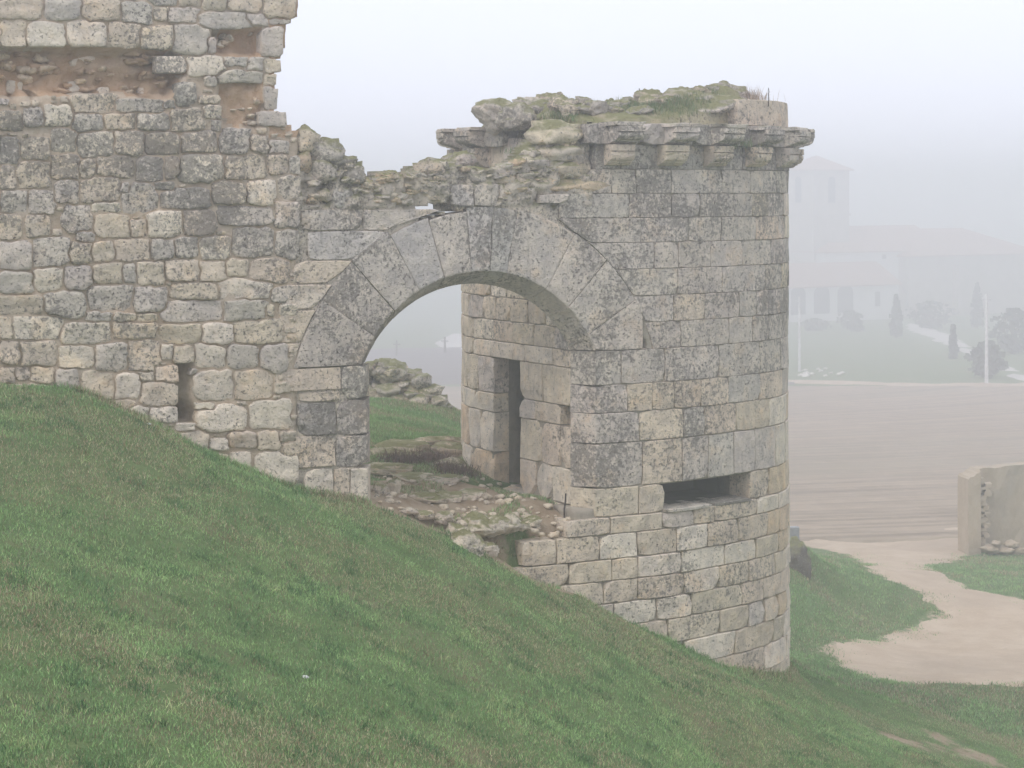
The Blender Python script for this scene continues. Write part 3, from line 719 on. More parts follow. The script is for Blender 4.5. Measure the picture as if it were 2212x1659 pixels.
def fitted_stone(i, n, proud, deep=0.14, rough=0.013, rings_n=6, base=0.0):
    out = outline(i, n); cx_, cy_ = np.mean([p[0] for p in out]), np.mean([p[1] for p in out]); seed = random.uniform(0, 999); V = []; F = []
    tx, ty = random.uniform(-.014, .014), random.uniform(-.012, .02)
    rg = [(1.0, -deep), (1.0, -0.014), (0.975, 0.62*proud), (0.90, 0.95*proud), (0.66, 1.0*proud), (0.34, 1.0*proud)][:rings_n]
    for r, off in rg:
        for (x, y) in out:
            X, Y = cx_+(x-cx_)*r, cy_+(y-cy_)*r; s_, z = fast_sz(X, Y); o = off+base
            if off > 0: o += tx*(X-cx_)/RW[i]+ty*(Y-cy_)/RH[i]*-1+rough*1.5*nz(s_, z, seed, 7)+rough*nz(s_, z, seed, 17)
            V.append(WALL.at(s_, z, o))
    s_, z = fast_sz(cx_, cy_); V.append(WALL.at(s_, z, base+proud+rough*nz(s_, z, seed, 7))); c = len(V)-1
    for a_ in range(len(rg)-1):
        for k in range(n): F.append((a_*n+(k+1) % n, a_*n+k, (a_+1)*n+k, (a_+1)*n+(k+1) % n))
    l = (len(rg)-1)*n
    for k in range(n): F.append((l+(k+1) % n, l+k, c))
    return V, F
for i, r in enumerate(stones):
    xm, ym = RCX[i], RCY[i]; r_ = random.random()
    if ym < 120: kind = 'pale' if (ym > 45 and xm < 380 and r_ < .7) else ('grey' if r_ < .6 else 'cream')
    elif ym > 830: kind = 'pale' if r_ < .5 else 'cream'
    else: kind = 'grey' if r_ < .40 else ('cream' if r_ < .85 else 'pale')
    lich = 0.55 if 200 < ym < 560 else (0.42 if ym < 830 else 0.22)
    if ym < 120: lich = 0.25
    if xm < 220 and 220 < ym < 700: lich += 0.12
    Vs, Fs = fitted_stone(i, 24, random.uniform(0.008, 0.036))
    mesh_obj('stone', Vs, Fs, M['rubble'], ruined_wall, True, tint(kind, lich))
for r in cav_bits:
    s0, _ = wsz(r[0], r[1]); s1, _ = wsz(r[2], r[1]); _, z1_ = wsz(r[0], r[1]); _, z0_ = wsz(r[0], r[3])
    vs, fs = rubble_geo(WALL, s0, s1, z0_, z1_, 0.07, n=14, rot=random.uniform(-.3, .3)); n3 = Vector((math.sin(ANG), -math.cos(ANG), 0))
    mesh_obj('stone', [v+n3*-0.30 for v in vs], fs, M['rubble'], ruined_wall, True, tint('pale', .1))
for k_ in range(46):
    x = random.uniform(-40, 385); y = random.uniform(112, 200)
    if not CAVITY(x, y): continue
    w = random.uniform(12, 44); h = w*random.uniform(.4, .8); s_, z = fast_sz(x, y)
    vs, fs = rock_geo((w/FPX*22, .3, h/FPX*22), 3, .45, .85, ANG); c = WALL.at(s_, z, -0.31+random.uniform(-.05, .05))
    mesh_obj('stone', [v+c for v in vs], fs, M['mortar'] if k_ % 3 else M['rubble'], ruined_wall, True, tint('warm', .1))
for k_ in range(26):
    x, y = random.uniform(470, 570), random.uniform(70, 272)
    if not (NICHE(x, y) or NICHE2(x, y)): continue
    w = random.uniform(8, 26); h = w*random.uniform(.5, .9); s_, z = fast_sz(x, y)
    vs, fs = rock_geo((w/FPX*23, .22, h/FPX*23), 3, .45, .85, ANG); c = WALL.at(s_, z, (-.24 if NICHE(x, y) else -.12)+random.uniform(-.04, .02))
    mesh_obj('stone', [v+c for v in vs], fs, M['rubble'], ruined_wall, True, tint(random.choice(['warm', 'cream', 'pale']), .1))
chips = MB()
for i in range(len(stones), len(allr)):
    Vs, Fs = fitted_stone(i, 8, random.uniform(0.0, 0.02), 0.06, 0.008, 4); chips.add(Vs, Fs)
print('rubble', len(stones), 'chips', len(chip_r))
o = chips.build('chip_filling', M['rubble'], ruined_wall, True, (0.62, 0.53, 0.43, 0.3)); o['kind'] = 'stuff'

# ------------------------------------------------------------------ the gate arch
gate_arch = empty('gate_arch')
tag(gate_arch, 'grey round stone arch of wide wedge blocks spanning the open gateway', 'arch')
OUT_ARCH = [(640, 281), (660, 288), (682, 300), (700, 318), (735, 334), (742, 340), (760, 355), (778, 366), (792, 380), (812, 384), (835, 382), (838, 372), (852, 370), (863, 380), (905, 374), (915, 362), (930, 356), (962, 352), (1000, 356), (1040, 366), (1080, 368), (1112, 360), (1140, 345), (1172, 312), (1185, 292), (1215, 276), (1262, 268), (1330, 268), (1330, 1120), (640, 1120)]
in_arch = poly_in(OUT_ARCH)
SLOT = poly_in([(893, 470), (900, 448), (930, 440), (985, 438), (990, 456), (945, 462), (915, 476)])
def arch_inside(s, z):
    x, y = wall_px(s, z)
    if not in_arch(x, y): return False
    if SLOT(x, y): return False
    if z > Z_SPL and (s-SC)**2+(z-ZC)**2 < (RE-0.05)**2: return False
    if z <= Z_SPL+0.02 and s > S_JL-0.10: return False
    if z < Z_SPR and s > S_JL: return False
    if s > -0.02 and z < wsz(1290, 300)[1]: return False
    return True
def arch_front(s, z):
    x, y = wall_px(s, z)
    if y < 449 and x < 1290:
        o = -0.02+0.07*fbm(s, z, 3, 3.0)+0.07*nz(s, z, 1, 8)+0.045*nz(s, z, 1, 17)
        o -= max(0, (400-y))/100*0.12
        if 655 < x < 715 and 392 < y < 445: o -= 0.10
        return o
    return -0.03-0.01*nz(s, z, 0, 8)
V, F = core_geo(WALL, wsz(640, 500)[0], 0.62, -4.3, 1.0, 0.035, 0.035, arch_inside, arch_front, lambda s, z: -0.62+0.1*fbm(s, z, 3, 2), 0.018)
mesh_obj('rubble_core', V, F, M['mossy'], gate_arch, True, (0.56, 0.495, 0.42, 0.42))

def circ(r, t): return SC+r*math.cos(t), ZC+r*math.sin(t)
DEP, SPL = 0.33, 0.17
def voussoir(t0_, t1_, col, ro=None, roll=0.0, front=0.0, left=False, right=False):
    """wedge block between angles t0 > t1 (left to right), inner edge splayed towards the back"""
    t0, t1 = t0_, t1_
    L_ = lambda r: (math.pi-math.asin((Z_SPL-ZC)/r)) if left else t0_
    R_ = lambda r: math.asin((Z_SPR-ZC)/r) if right else t1_
    ro = ro or RE; g = 0.0035; na = max(3, int((t0-t1)*RI/0.11)); rr = [RI, RI+0.02, RI+0.2, RI+0.4, RI+0.6, ro-0.02, ro]
    seed = random.uniform(0, 99); V = []; nu = na+3
    bev = 0.02/RI/(t0-t1)
    us = [0, bev]+[bev+(1-2*bev)*i/na for i in range(1, na)]+[1-bev, 1]; nu = len(us)
    for j, r in enumerate(rr):
        for i, u in enumerate(us):
            tg = g/r; t = L_(r)+(R_(r)-L_(r))*u; t = min(max(t, R_(r)+tg), L_(r)-tg); s, z = circ(r, t)   # parallel-sided gap
            o = front+0.012*nz(s+seed, z, 0, 2.5)+0.006*nz(s+seed, z, 0, 9)+roll*(u-.5)
            if i in (0, nu-1) or j in (0, len(rr)-1): o -= 0.004+0.014*max(0, nz(s+seed, z, 3, 6)); s += 0.004*nz(s, z, seed, 7); z += 0.004*nz(s, z, seed+5, 7)
            V.append(WALL.at(s, z, o))
    F = [(j*nu+i, (j+1)*nu+i, (j+1)*nu+i+1, j*nu+i+1) for j in range(len(rr)-1) for i in range(nu-1)]
    b = len(V)                                     # back ring, splayed inwards
    for j, r in enumerate((RI-SPL, ro)):
        for i, u in enumerate(us):
            tg = g/r; t = L_(r)+(R_(r)-L_(r))*u; t = min(max(t, R_(r)+tg), L_(r)-tg); s, z = circ(r, t); V.append(WALL.at(s, z, front-DEP))
    top = (len(rr)-1)*nu
    for i in range(nu-1):
        F.append((b+i, i, i+1, b+i+1)); F.append((top+i, b+nu+i, b+nu+i+1, top+i+1)); F.append((b+nu+i, b+i, b+i+1, b+nu+i+1))
    for i, flip in ((0, False), (nu-1, True)):
        side = [j*nu+i for j in range(len(rr))]+[b+nu+i, b+i]
        F.append(tuple(reversed(side)) if not flip else tuple(side))
    V2 = V
    return mesh_obj('voussoir', V2, F, M['ashlar'], gate_arch, False, col)
def ang(x, y): s, z = wsz(x, y); return math.atan2(z-ZC, s-SC)
JO = [(793, 788), (808, 726), (851, 669), (904, 624), (962, 601), (1019, 591), (1059, 586), (1096, 587), (1180, 626), (1227, 666), (1272, 722), (1285, 758)]
TA = [ang(*p) for p in JO]
kinds = ['grey', 'grey', 'grey', 'blue', 'grey', 'blue', 'blue', 'grey', 'grey', 'grey', 'grey']
lich = [0.60, 0.82, 0.78, 0.40, 0.45, 0.36, 0.38, 0.42, 0.52, 0.48, 0.46]
ros = [RE+0.0, RE, RE+0.02, RE-0.04, RE-0.07, RE-0.02, RE-0.02, RE-0.01, RE, RE, RE]
for k in range(len(TA)-1):
    voussoir(TA[k], TA[k+1], tint(kinds[k], lich[k]), ros[k], random.uniform(-.012, .012), random.uniform(-.008, .006), k == 0, k == len(TA)-2)

def jamb(x0, y0, x1, y1, kind='grey', l=0.4, name='jamb_stone', splay=0.0, sR=None, sL=None, mat='ashlar', front=0.0):
    s0 = wsz(x0, (y0+y1)/2)[0]; s1 = wsz(x1, (y0+y1)/2)[0]; sm = (x0+x1)/2; z1 = wsz(sm, y0)[1]; z0 = wsz(sm, y1)[1]
    return block(name, WALL, sL or s0, sR or s1, z0, z1, front, DEP, mat=M[mat], parent=gate_arch, color=tint(kind, l), splayR=splay, chip=0.04, rough=0.01)
zj = lambda y: wsz(740, y)[1]
JX = 793
for r in [(592, 796, 737, 845, 'cream', .35, 0), (737, 790, JX, 862, 'grey', .5, SPL), (644, 846, 737, 868, 'cream', .45, 0), (642, 869, 728, 941, 'dark', .85, 0), (728, 863, JX+1, 940, 'grey', .55, SPL),
          (607, 942, 726, 1011, 'cream', .4, 0), (726, 941, JX+2, 1010, 'grey', .55, SPL), (656, 1012, 722, 1086, 'pale', .3, 0), (722, 1011, 757, 1096, 'cream', .4, 0), (757, 1011, JX+3, 1104, 'pale', .35, SPL), (600, 1042, 655, 1100, 'pale', .2, 0)]:
    jamb(*r[:6], splay=r[6])
def ext_l(z): return SC-math.sqrt(max(0.01, (RE+0.006)**2-(z-ZC)**2))
def ext_r(z): return SC+math.sqrt(max(0.01, (RE+0.006)**2-(z-ZC)**2)) if z > Z_SPR else 0.0
for r in [(650, 452, 783, 498, 'grey', .45, None), (784, 452, 906, 498, 'grey', .4, ext_l), (665, 499, 810, 562, 'blue', .3, ext_l), (632, 563, 710, 613, 'cream', .35, ext_l), (598, 615, 668, 669, 'pale', .3, ext_l), (604, 671, 650, 741, 'cream', .3, ext_l), (600, 742, 645, 794, 'cream', .35, ext_l)]:
    jamb(*r[:6], name='spandrel_stone', sR=r[6])
# upright dressed stones left standing above the crown
for r in [(974, 398, 1022, 446, 'blue', .3), (1023, 396, 1077, 446, 'grey', .3), (1164, 419, 1230, 440, 'grey', .4)]: jamb(*r, name='facing_stone', front=0.02)
# rough stones bedded in the broken top
def lump(x0, y0, x1, y1, kind, l, proud=0.08, mat='mossy', base=-0.105):
    s0 = wsz(x0, y0)[0]; s1 = wsz(x1, y0)[0]; z1 = wsz((x0+x1)/2, y0)[1]; z0 = wsz((x0+x1)/2, y1)[1]
    Vs, Fs = rock_geo((abs(s1-s0)*1.12, 0.26, abs(z1-z0)*1.15), 3, 0.5, 0.8, ANG)
    c = WALL.at((s0+s1)/2, (z0+z1)/2, base-0.03); Vs = [v+c for v in Vs]
    return mesh_obj('rough_stone', Vs, Fs, M[mat], gate_arch, True, tint(kind, l))
for k_ in range(150):
    x = random.uniform(650, 1250); yt = np.interp(x, [p[0] for p in OUT_ARCH[:28]], [p[1] for p in OUT_ARCH[:28]]); yb = 446 if x < 1160 else 412
    y = random.uniform(yt+6, yb-8) if random.random() < .6 else yt+random.uniform(0, 12)
    w = random.uniform(9, 30); h = w*random.uniform(.4, .85)
    if 965 < x < 1085 and y > 385: continue
    if 885 < x < 990 and y > 425: continue
    lump(x-w/2, y-h/2, x+w/2, y+h/2, random.choice(['cream', 'grey', 'pale', 'warm', 'grey']), random.uniform(.2, .55), base=-0.07-max(0, 400-y)/100*0.10)
for r in [(645, 283, 690, 325, 'cream', .5), (672, 300, 735, 350, 'grey', .55), (640, 330, 672, 372, 'warm', .3), (676, 350, 728, 392, 'grey', .5), (728, 336, 770, 372, 'grey', .6), (752, 356, 795, 396, 'grey', .55),
          (715, 390, 775, 444, 'blue', .4), (772, 396, 815, 420, 'pale', .3), (812, 388, 868, 418, 'cream', .5), (838, 370, 866, 392, 'cream', .3), (775, 424, 830, 447, 'grey', .45), (880, 376, 935, 402, 'cream', .35),
          (905, 352, 960, 384, 'cream', .5), (940, 362, 1006, 392, 'grey', .5), (838, 412, 896, 442, 'pale', .15), (902, 402, 966, 434, 'cream', .4), (1004, 362, 1062, 394, 'grey', .5), (1058, 370, 1106, 398, 'cream', .4), (1080, 398, 1120, 444, 'pale', .2),
          (1100, 402, 1160, 436, 'grey', .35), (1112, 372, 1172, 402, 'cream', .4), (1140, 340, 1190, 372, 'grey', .35), (1176, 268, 1262, 312, 'cream', .35), (1188, 314, 1256, 348, 'pale', .2), (1196, 352, 1262, 386, 'cream', .2), (1170, 386, 1290, 415, 'warm', .15)]:
    lump(*r)

# ------------------------------------------------------------------ the round gate tower
gate_tower = empty('gate_tower')
tag(gate_tower, 'round grey ashlar gate tower with a corbelled cornice and a horizontal slot', 'tower')
ys = [312, 365, 418, 471, 525, 583, 642, 700, 759, 833, 894, 960, 1030, 1102, 1157, 1211, 1258, 1307, 1357, 1410, 1465, 1520, 1580]
zs = [-(y-HY)/FPX*25.0 for y in ys]
LO_S, LO_E = TOW.s_of(1437, 0, S_RIGHT), TOW.s_of(1620, 0, S_RIGHT)
zlo_t = -(1036-HY)/FPX*25.9; zlo_b = -(1090-HY)/FPX*25.9
zs[12] = zlo_t+0.01; zs[13] = zlo_b-0.03
S_FRONT_END = S_RIGHT+1.3
ext = {14: 1222, 15: 1126, 16: 1088, 17: 1040, 18: 1040, 19: 1040, 20: 1040, 21: 1040}
first_s = {}
for i in range(len(zs)-1):
    z1, z0 = zs[i], zs[i+1]; zm = (z0+z1)/2
    a0 = 0.0
    if i+1 in ext: a0 = WALL.s_of(ext[i+1], L0, 0.7)
    elif zm > Z_SPR and ext_r(zm) > 0.02: a0 = ext_r(zm)
    if i == 0: a0 = max(0.0, TOW.s_of(1262, -.4, 2))
    if i == 1: a0 = TOW.s_of(1268, -.4, 2)
    if i == 2: a0 = max(a0, TOW.s_of(1165, -.5, 2))
    s = a0; blocks = []
    lowc = i >= 12
    while s < S_FRONT_END-0.05:
        w = random.choice([0.38, 0.48, 0.56, 0.64, 0.72, 0.82, 0.92]) * random.uniform(.93, 1.07)
        if s+w > S_FRONT_END-0.15: w = S_FRONT_END-s
        blocks.append((s, s+w)); s += w
    if i == 12:                                          # the slot course
        nb = []
        for (a, b) in blocks:
            if b <= LO_S-0.12: nb.append((a, b))
            elif a >= LO_E+0.14: nb.append((a, b))
            elif a < LO_S <= b or (a < LO_S and b > LO_S-0.12): nb.append((a, LO_S))
            elif a < LO_E+0.14: 
                if b > LO_E+0.14: nb.append((LO_E, b))
        nb = sorted(nb); 
        fixed = []
        for j, (a, b) in enumerate(nb):
            if fixed and a > fixed[-1][1]+0.01 and not (abs(fixed[-1][1]-LO_S) < .01): a = fixed[-1][1]
            if fixed and abs(fixed[-1][1]-LO_S) < .01 and a > LO_E+.01: a = LO_E
            fixed.append((a, b))
        blocks = fixed
    for j, (a, b) in enumerate(blocks):
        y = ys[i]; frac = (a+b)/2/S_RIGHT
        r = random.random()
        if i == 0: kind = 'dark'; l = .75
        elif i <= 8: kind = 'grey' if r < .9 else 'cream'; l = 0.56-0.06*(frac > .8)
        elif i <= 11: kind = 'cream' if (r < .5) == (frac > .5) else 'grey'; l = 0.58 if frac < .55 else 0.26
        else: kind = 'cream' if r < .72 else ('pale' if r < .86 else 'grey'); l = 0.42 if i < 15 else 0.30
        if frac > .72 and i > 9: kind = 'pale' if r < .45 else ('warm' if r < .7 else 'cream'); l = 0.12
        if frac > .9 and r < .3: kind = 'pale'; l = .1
        sl = a
        if j == 0 and i in (2, 3, 4, 5, 6, 7) : sl = ext_r
        fr = random.uniform(-.006, .004)+(0.02 if i >= 13 else 0)
        spl = SPL if (j == 0 and 8 <= i <= 12) else 0.0
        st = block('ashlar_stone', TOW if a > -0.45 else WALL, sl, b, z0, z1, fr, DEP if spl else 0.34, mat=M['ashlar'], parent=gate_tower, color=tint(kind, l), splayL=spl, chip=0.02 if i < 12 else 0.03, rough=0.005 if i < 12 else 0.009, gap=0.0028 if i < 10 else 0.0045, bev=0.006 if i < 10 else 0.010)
# inner shell behind the joints, with the slot and the doorway left open
DOOR = [None]
FL0 = S_LEFT-0.5
S_D0 = TOW.s_of(1066, S_LEFT, S_END, True); S_D1 = TOW.s_of(1122, S_LEFT, S_END, True)
def zflank(s, y): return -(y-HY)/FPX*np.interp(s, TOW.s, TOW.a[:, 1])
Z_D1 = zflank(S_D0, 772); Z_D0 = zflank((S_D0+S_D1)/2, 1056)
# narrow doorway in perspective: give it a real width of about 0.6 m
S_D1 = max(S_D1, S_D0+0.62)
print('door', S_D0, S_D1, Z_D0, Z_D1, 'end', S_END)
S_PUT = TOW.s_of(1209, S_LEFT, S_END, True); Z_P1 = zflank(S_END, 880); Z_P0 = zflank(S_END, 924)
def tower_inside(s, z):
    if LO_S-.06 < s < LO_E+.06 and zlo_b-.03 < z < zlo_t+.03: return False
    if S_D0-.08 < s < S_D1+.08 and Z_D0-.03 < z < Z_D1+.03: return False
    if s < 0.02 and z > -4.0: return False
    if z > zs[0] and s < TOW.s_of(1262, -.4, 2): return False
    if s < ext_r(z)-0.1 and z > Z_SPR and s < 1.2: return False
    return True
V, F = core_geo(TOW, -0.3, S_END-0.02, -8.6, 0.72, 0.09, 0.06, tower_inside, lambda s, z: (-0.30 if (s > S_PUT-.05 and Z_P0-.05 < z < Z_P1+.05) else -0.032+0.006*nz(s, z, 0, 7)), -0.55, 0.0)
mesh_obj('mortar_core', V, F, M['joint'], gate_tower, True)
# slot sill and lintel stones + dark chamber behind
block('slot_sill', TOW, LO_S-0.02, (LO_S+LO_E)/2+0.05, zs[13]-0.02, zlo_b+0.005, 0.045, 0.5, mat=M['ashlar'], parent=gate_tower, color=tint('grey', .55), chip=0.03)
block('slot_sill', TOW, (LO_S+LO_E)/2+0.05, LO_E+0.06, zs[13]-0.02, zlo_b+0.005, 0.04, 0.5, mat=M['ashlar'], parent=gate_tower, color=tint('dark', .75), chip=0.03)
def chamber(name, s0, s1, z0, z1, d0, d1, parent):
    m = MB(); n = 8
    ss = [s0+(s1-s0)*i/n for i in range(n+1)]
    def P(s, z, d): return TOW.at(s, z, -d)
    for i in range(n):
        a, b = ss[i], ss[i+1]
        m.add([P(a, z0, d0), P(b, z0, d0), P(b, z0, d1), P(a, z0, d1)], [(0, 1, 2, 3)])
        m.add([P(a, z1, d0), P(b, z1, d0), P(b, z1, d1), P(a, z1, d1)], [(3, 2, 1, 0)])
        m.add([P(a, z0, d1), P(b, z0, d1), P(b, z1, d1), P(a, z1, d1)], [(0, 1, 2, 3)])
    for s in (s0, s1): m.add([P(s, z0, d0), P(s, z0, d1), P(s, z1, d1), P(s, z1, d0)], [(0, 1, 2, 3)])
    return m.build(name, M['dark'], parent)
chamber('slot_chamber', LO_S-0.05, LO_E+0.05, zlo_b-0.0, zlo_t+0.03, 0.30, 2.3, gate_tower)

# flank of the tower seen through the arch, with the narrow doorway
yf = [300, 365, 430, 490, 545, 600, 640, 690, 735, 772, 880, 922, 975, 1058, 1120, 1180]
for i in range(len(yf)-1):
    sref = S_D0-0.1
    z1, z0 = zflank(sref, yf[i]), zflank(sref, yf[i+1])
    if i == 8: z0 = Z_D1
    if i == 9: z1, z0 = Z_D1, Z_P1
    if i == 10: z1, z0 = Z_P1, Z_P0
    if i == 11: z1 = Z_P0
    if i == 12: z0 = Z_D0
    if i == 13: z1 = Z_D0
    indoor = 9 <= i <= 12
    b_end = S_PUT if i == 10 else S_END
    spans = [(FL0, S_D0), (S_D1, b_end)] if indoor else [(FL0, S_END)]
    for (a0, b0) in spans:
        s = a0
        while s < b0-0.03:
            w = random.uniform(0.36, 0.72)
            if indoor and a0 == FL0 and s+w > b0-0.5: w = b0-s if b0-s < .75 else (b0-s)*.5
            if s+w > b0-0.2: w = b0-s
            if i == 8 and s < S_D0 < s+w+.3: w = S_D1+0.12-s
            w = min(w, b0-s)
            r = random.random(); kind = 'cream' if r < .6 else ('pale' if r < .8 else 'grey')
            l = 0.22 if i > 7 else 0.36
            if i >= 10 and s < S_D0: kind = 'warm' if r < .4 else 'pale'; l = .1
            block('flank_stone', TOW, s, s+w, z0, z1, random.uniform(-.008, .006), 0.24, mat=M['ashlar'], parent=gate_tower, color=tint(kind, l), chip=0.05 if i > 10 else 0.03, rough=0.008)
            s += w
# dark room behind the doorway
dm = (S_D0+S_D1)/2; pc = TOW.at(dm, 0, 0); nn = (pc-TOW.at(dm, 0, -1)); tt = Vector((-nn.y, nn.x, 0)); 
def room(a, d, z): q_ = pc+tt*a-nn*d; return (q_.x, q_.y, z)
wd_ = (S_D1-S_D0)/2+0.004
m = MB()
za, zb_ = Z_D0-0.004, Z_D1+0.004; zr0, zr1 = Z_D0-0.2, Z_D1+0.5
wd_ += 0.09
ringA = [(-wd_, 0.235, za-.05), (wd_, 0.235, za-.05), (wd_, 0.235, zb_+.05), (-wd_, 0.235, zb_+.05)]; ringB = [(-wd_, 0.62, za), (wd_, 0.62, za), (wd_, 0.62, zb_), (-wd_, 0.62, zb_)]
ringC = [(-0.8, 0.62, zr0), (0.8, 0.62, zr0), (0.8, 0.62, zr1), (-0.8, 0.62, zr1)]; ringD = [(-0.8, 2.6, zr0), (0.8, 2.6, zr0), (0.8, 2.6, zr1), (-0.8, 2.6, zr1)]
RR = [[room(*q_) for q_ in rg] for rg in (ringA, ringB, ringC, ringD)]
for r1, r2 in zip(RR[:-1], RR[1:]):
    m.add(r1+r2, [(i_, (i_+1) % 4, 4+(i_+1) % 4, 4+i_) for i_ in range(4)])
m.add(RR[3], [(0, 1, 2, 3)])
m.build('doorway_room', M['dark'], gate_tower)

# cornice of two tiers of rolled corbels
zc_top = -(265-HY)/FPX*25.0; zc_mid = zs[0]; zc_low = -(357-HY)/FPX*25.0
def roll(proj, n=7):
    """moulded profile from bottom (t=0) to top (t=1): small step, quarter round, fillet"""
    pts = [(0.0, 0.02), (0.02, 0.30*proj), (0.14, 0.52*proj), (0.15, 0.60*proj), (0.22, 0.62*proj)]
    for i in range(n):
        a = i/(n-1)*math.pi/2; pts.append((0.22+0.34*(1-math.cos(a)), proj*(0.66+0.30*math.sin(a))))
    pts += [(0.64, 0.96*proj), (0.655, 0.86*proj), (0.685, 0.86*proj), (0.70, 1.0*proj), (0.985, 1.0*proj), (1.0, 0.97*proj)]
    return pts
def corbel(name, s0, s1, z0, z1, proj, col, seed=0):
    pr = roll(proj); V = []; F = []; ss = [s0, s0+0.012]+[s0+(s1-s0)*i/3 for i in (1, 2)]+[s1-0.012, s1]; n = len(pr); er = random.uniform(0, .03)
    for k, s in enumerate(ss):
        e = 0.012 if k in (0, len(ss)-1) else 0
        for t, o in pr: V.append(TOW.at(s+0.008*nz(t*3, s*5, 1), z0+(z1-z0)*t, o-e-er*abs(nz(s*7, t*4, seed+3))*2))
    for k in range(len(ss)-1):
        for j in range(n-1): F.append((k*n+j, (k+1)*n+j, (k+1)*n+j+1, k*n+j+1))
    b = len(V)
    for s in ss: V.append(TOW.at(s, z0, -0.2)); V.append(TOW.at(s, z1, -0.2))
    for k in range(len(ss)-1):
        F.append((k*n, b+2*k, b+2*k+2, (k+1)*n)); F.append((k*n+n-1, (k+1)*n+n-1, b+2*k+3, b+2*k+1))
    F.append(tuple([j for j in range(n)]+[b+1, b])); l = (len(ss)-1)
    F.append(tuple([b+2*l, b+2*l+1]+[l*n+j for j in range(n-1, -1, -1)]))
    return mesh_obj(name, V, F, M['cornice'], gate_tower, False, col)
s_first = TOW.s_of(1304, 0, S_RIGHT); cs = [TOW.s_of(x, 0, S_RIGHT) for x in (1304, 1408, 1513, 1609)]
pitch = (cs[3]-cs[0])/3; CW = 0.35
sa = cs[0]; k = 0; cs_all = []
while sa < S_END: cs_all.append(sa); sa += pitch
s_cor0 = TOW.s_of(1262, -.4, 2)
S_BACK = TOW.s_of(1098, S_LEFT, S_END, True)
cs_all = [c for c in cs_all if c < S_BACK-CW-.05]
for c in cs_all:
    corbel('corbel', c, c+CW, zc_low, zc_mid, 0.22, tint('cream' if random.random() < .7 else 'grey', .45), c)
    corbel('corbel', c+0.02, c+CW+0.05, zc_mid+0.003, zc_top-0.045, 0.37, tint('grey', .55), c+9)
# cornice stones between and above the corbels
edges = [s_cor0]+[c+pitch*0.62 for c in cs_all]+[S_BACK]
for a, b in zip(edges[:-1], edges[1:]):
    if b-a < 0.1: continue
    block('cornice_stone', TOW, a, b, zc_mid+0.002, zc_top+random.uniform(-.012, .008), 0.10+random.uniform(-.02, .02), 0.5, mat=M['cornice'], parent=gate_tower, color=tint('dark', .62), chip=0.06, rough=0.014)
for c in cs_all:
    block('cornice_slab', TOW, c-0.03, c+CW+0.10, zc_top-0.05, zc_top+0.012, 0.37+random.uniform(-.05, .02), 0.45, mat=M['cornice'], parent=gate_tower, color=tint('grey', .4), chip=0.05, rough=0.006, cell=0.1)
# parapet stone still standing over the right edge
sp0 = TOW.s_of(1596, 0, S_RIGHT)
block('parapet_stone', TOW, sp0, S_RIGHT-0.18, zc_top+0.012, zc_top+0.375, -0.02, 0.45, mat=M['cornice'], parent=gate_tower, color=tint('cream', .4), chip=0.06, rough=0.012)
block('parapet_stone', TOW, S_RIGHT-0.175, S_RIGHT+0.5, zc_top+0.012, zc_top+0.36, -0.02, 0.45, mat=M['cornice'], parent=gate_tower, color=tint('cream', .35), chip=0.05, rough=0.012)
# overgrown top of the tower
RX = [900, 1030, 1045, 1062, 1110, 1140, 1158, 1178, 1200, 1235, 1262, 1300, 1330, 1360, 1395, 1430, 1445, 1470, 1520, 1545, 1575, 1600, 1640, 1720]
RY = [275, 274, 250, 226, 217, 226, 240, 226, 219, 230, 233, 240, 232, 224, 222, 236, 220, 208, 196, 186, 184, 202, 212, 230]
gx2, gy2 = np.meshgrid(np.linspace(-0.9, 4.1, 90), np.linspace(24.9, 31.2, 110)); V = []; keepv = {}
ins_t = poly_in([(p[0], p[1]) for p in np.array([[*TOW.at(ss_, 0, -0.10)[:2]] for ss_ in np.linspace(0.0, S_END-.03, 150)])])
edge_pts = np.array([[*TOW.at(ss_, 0, -0.05)[:2]] for ss_ in np.linspace(0.0, S_END-.03, 150)])
F = []; idm = -np.ones(gx2.shape, int)
for i in range(gx2.shape[0]):
    for j in range(gx2.shape[1]):
        x, y = gx2[i, j], gy2[i, j]
        if not ins_t(x, y): continue
        d = math.sqrt(np.min((edge_pts[:, 0]-x)**2+(edge_pts[:, 1]-y)**2)); xp = CX+FPX*x/y
        hr = max(0.0, -(np.interp(xp, RX, RY)-HY)/FPX*26.8-zc_top)
        e = min(1.0, d/0.45)**0.7
        z = zc_top-0.03+e*(0.05+hr*0.92*math.exp(-((y-26.9)/1.5)**2))+e*(0.075*fbm(x, y, 0, 2.2)+0.05*abs(nz(x, y, 4, 6))+0.02*nz(x, y, 4, 15))
        if d < 0.13: z -= 0.38
        idm[i, j] = len(V); V.append((x, y, z))
for i in range(gx2.shape[0]-1):
    for j in range(gx2.shape[1]-1):
        q_ = (idm[i, j], idm[i, j+1], idm[i+1, j+1], idm[i+1, j])
        if min(q_) >= 0: F.append(q_)
mesh_obj('overgrown_top', V, F, M['mossy'], gate_tower, True, (0.42, 0.37, 0.25, 0.3))
TOPV = np.array(V)
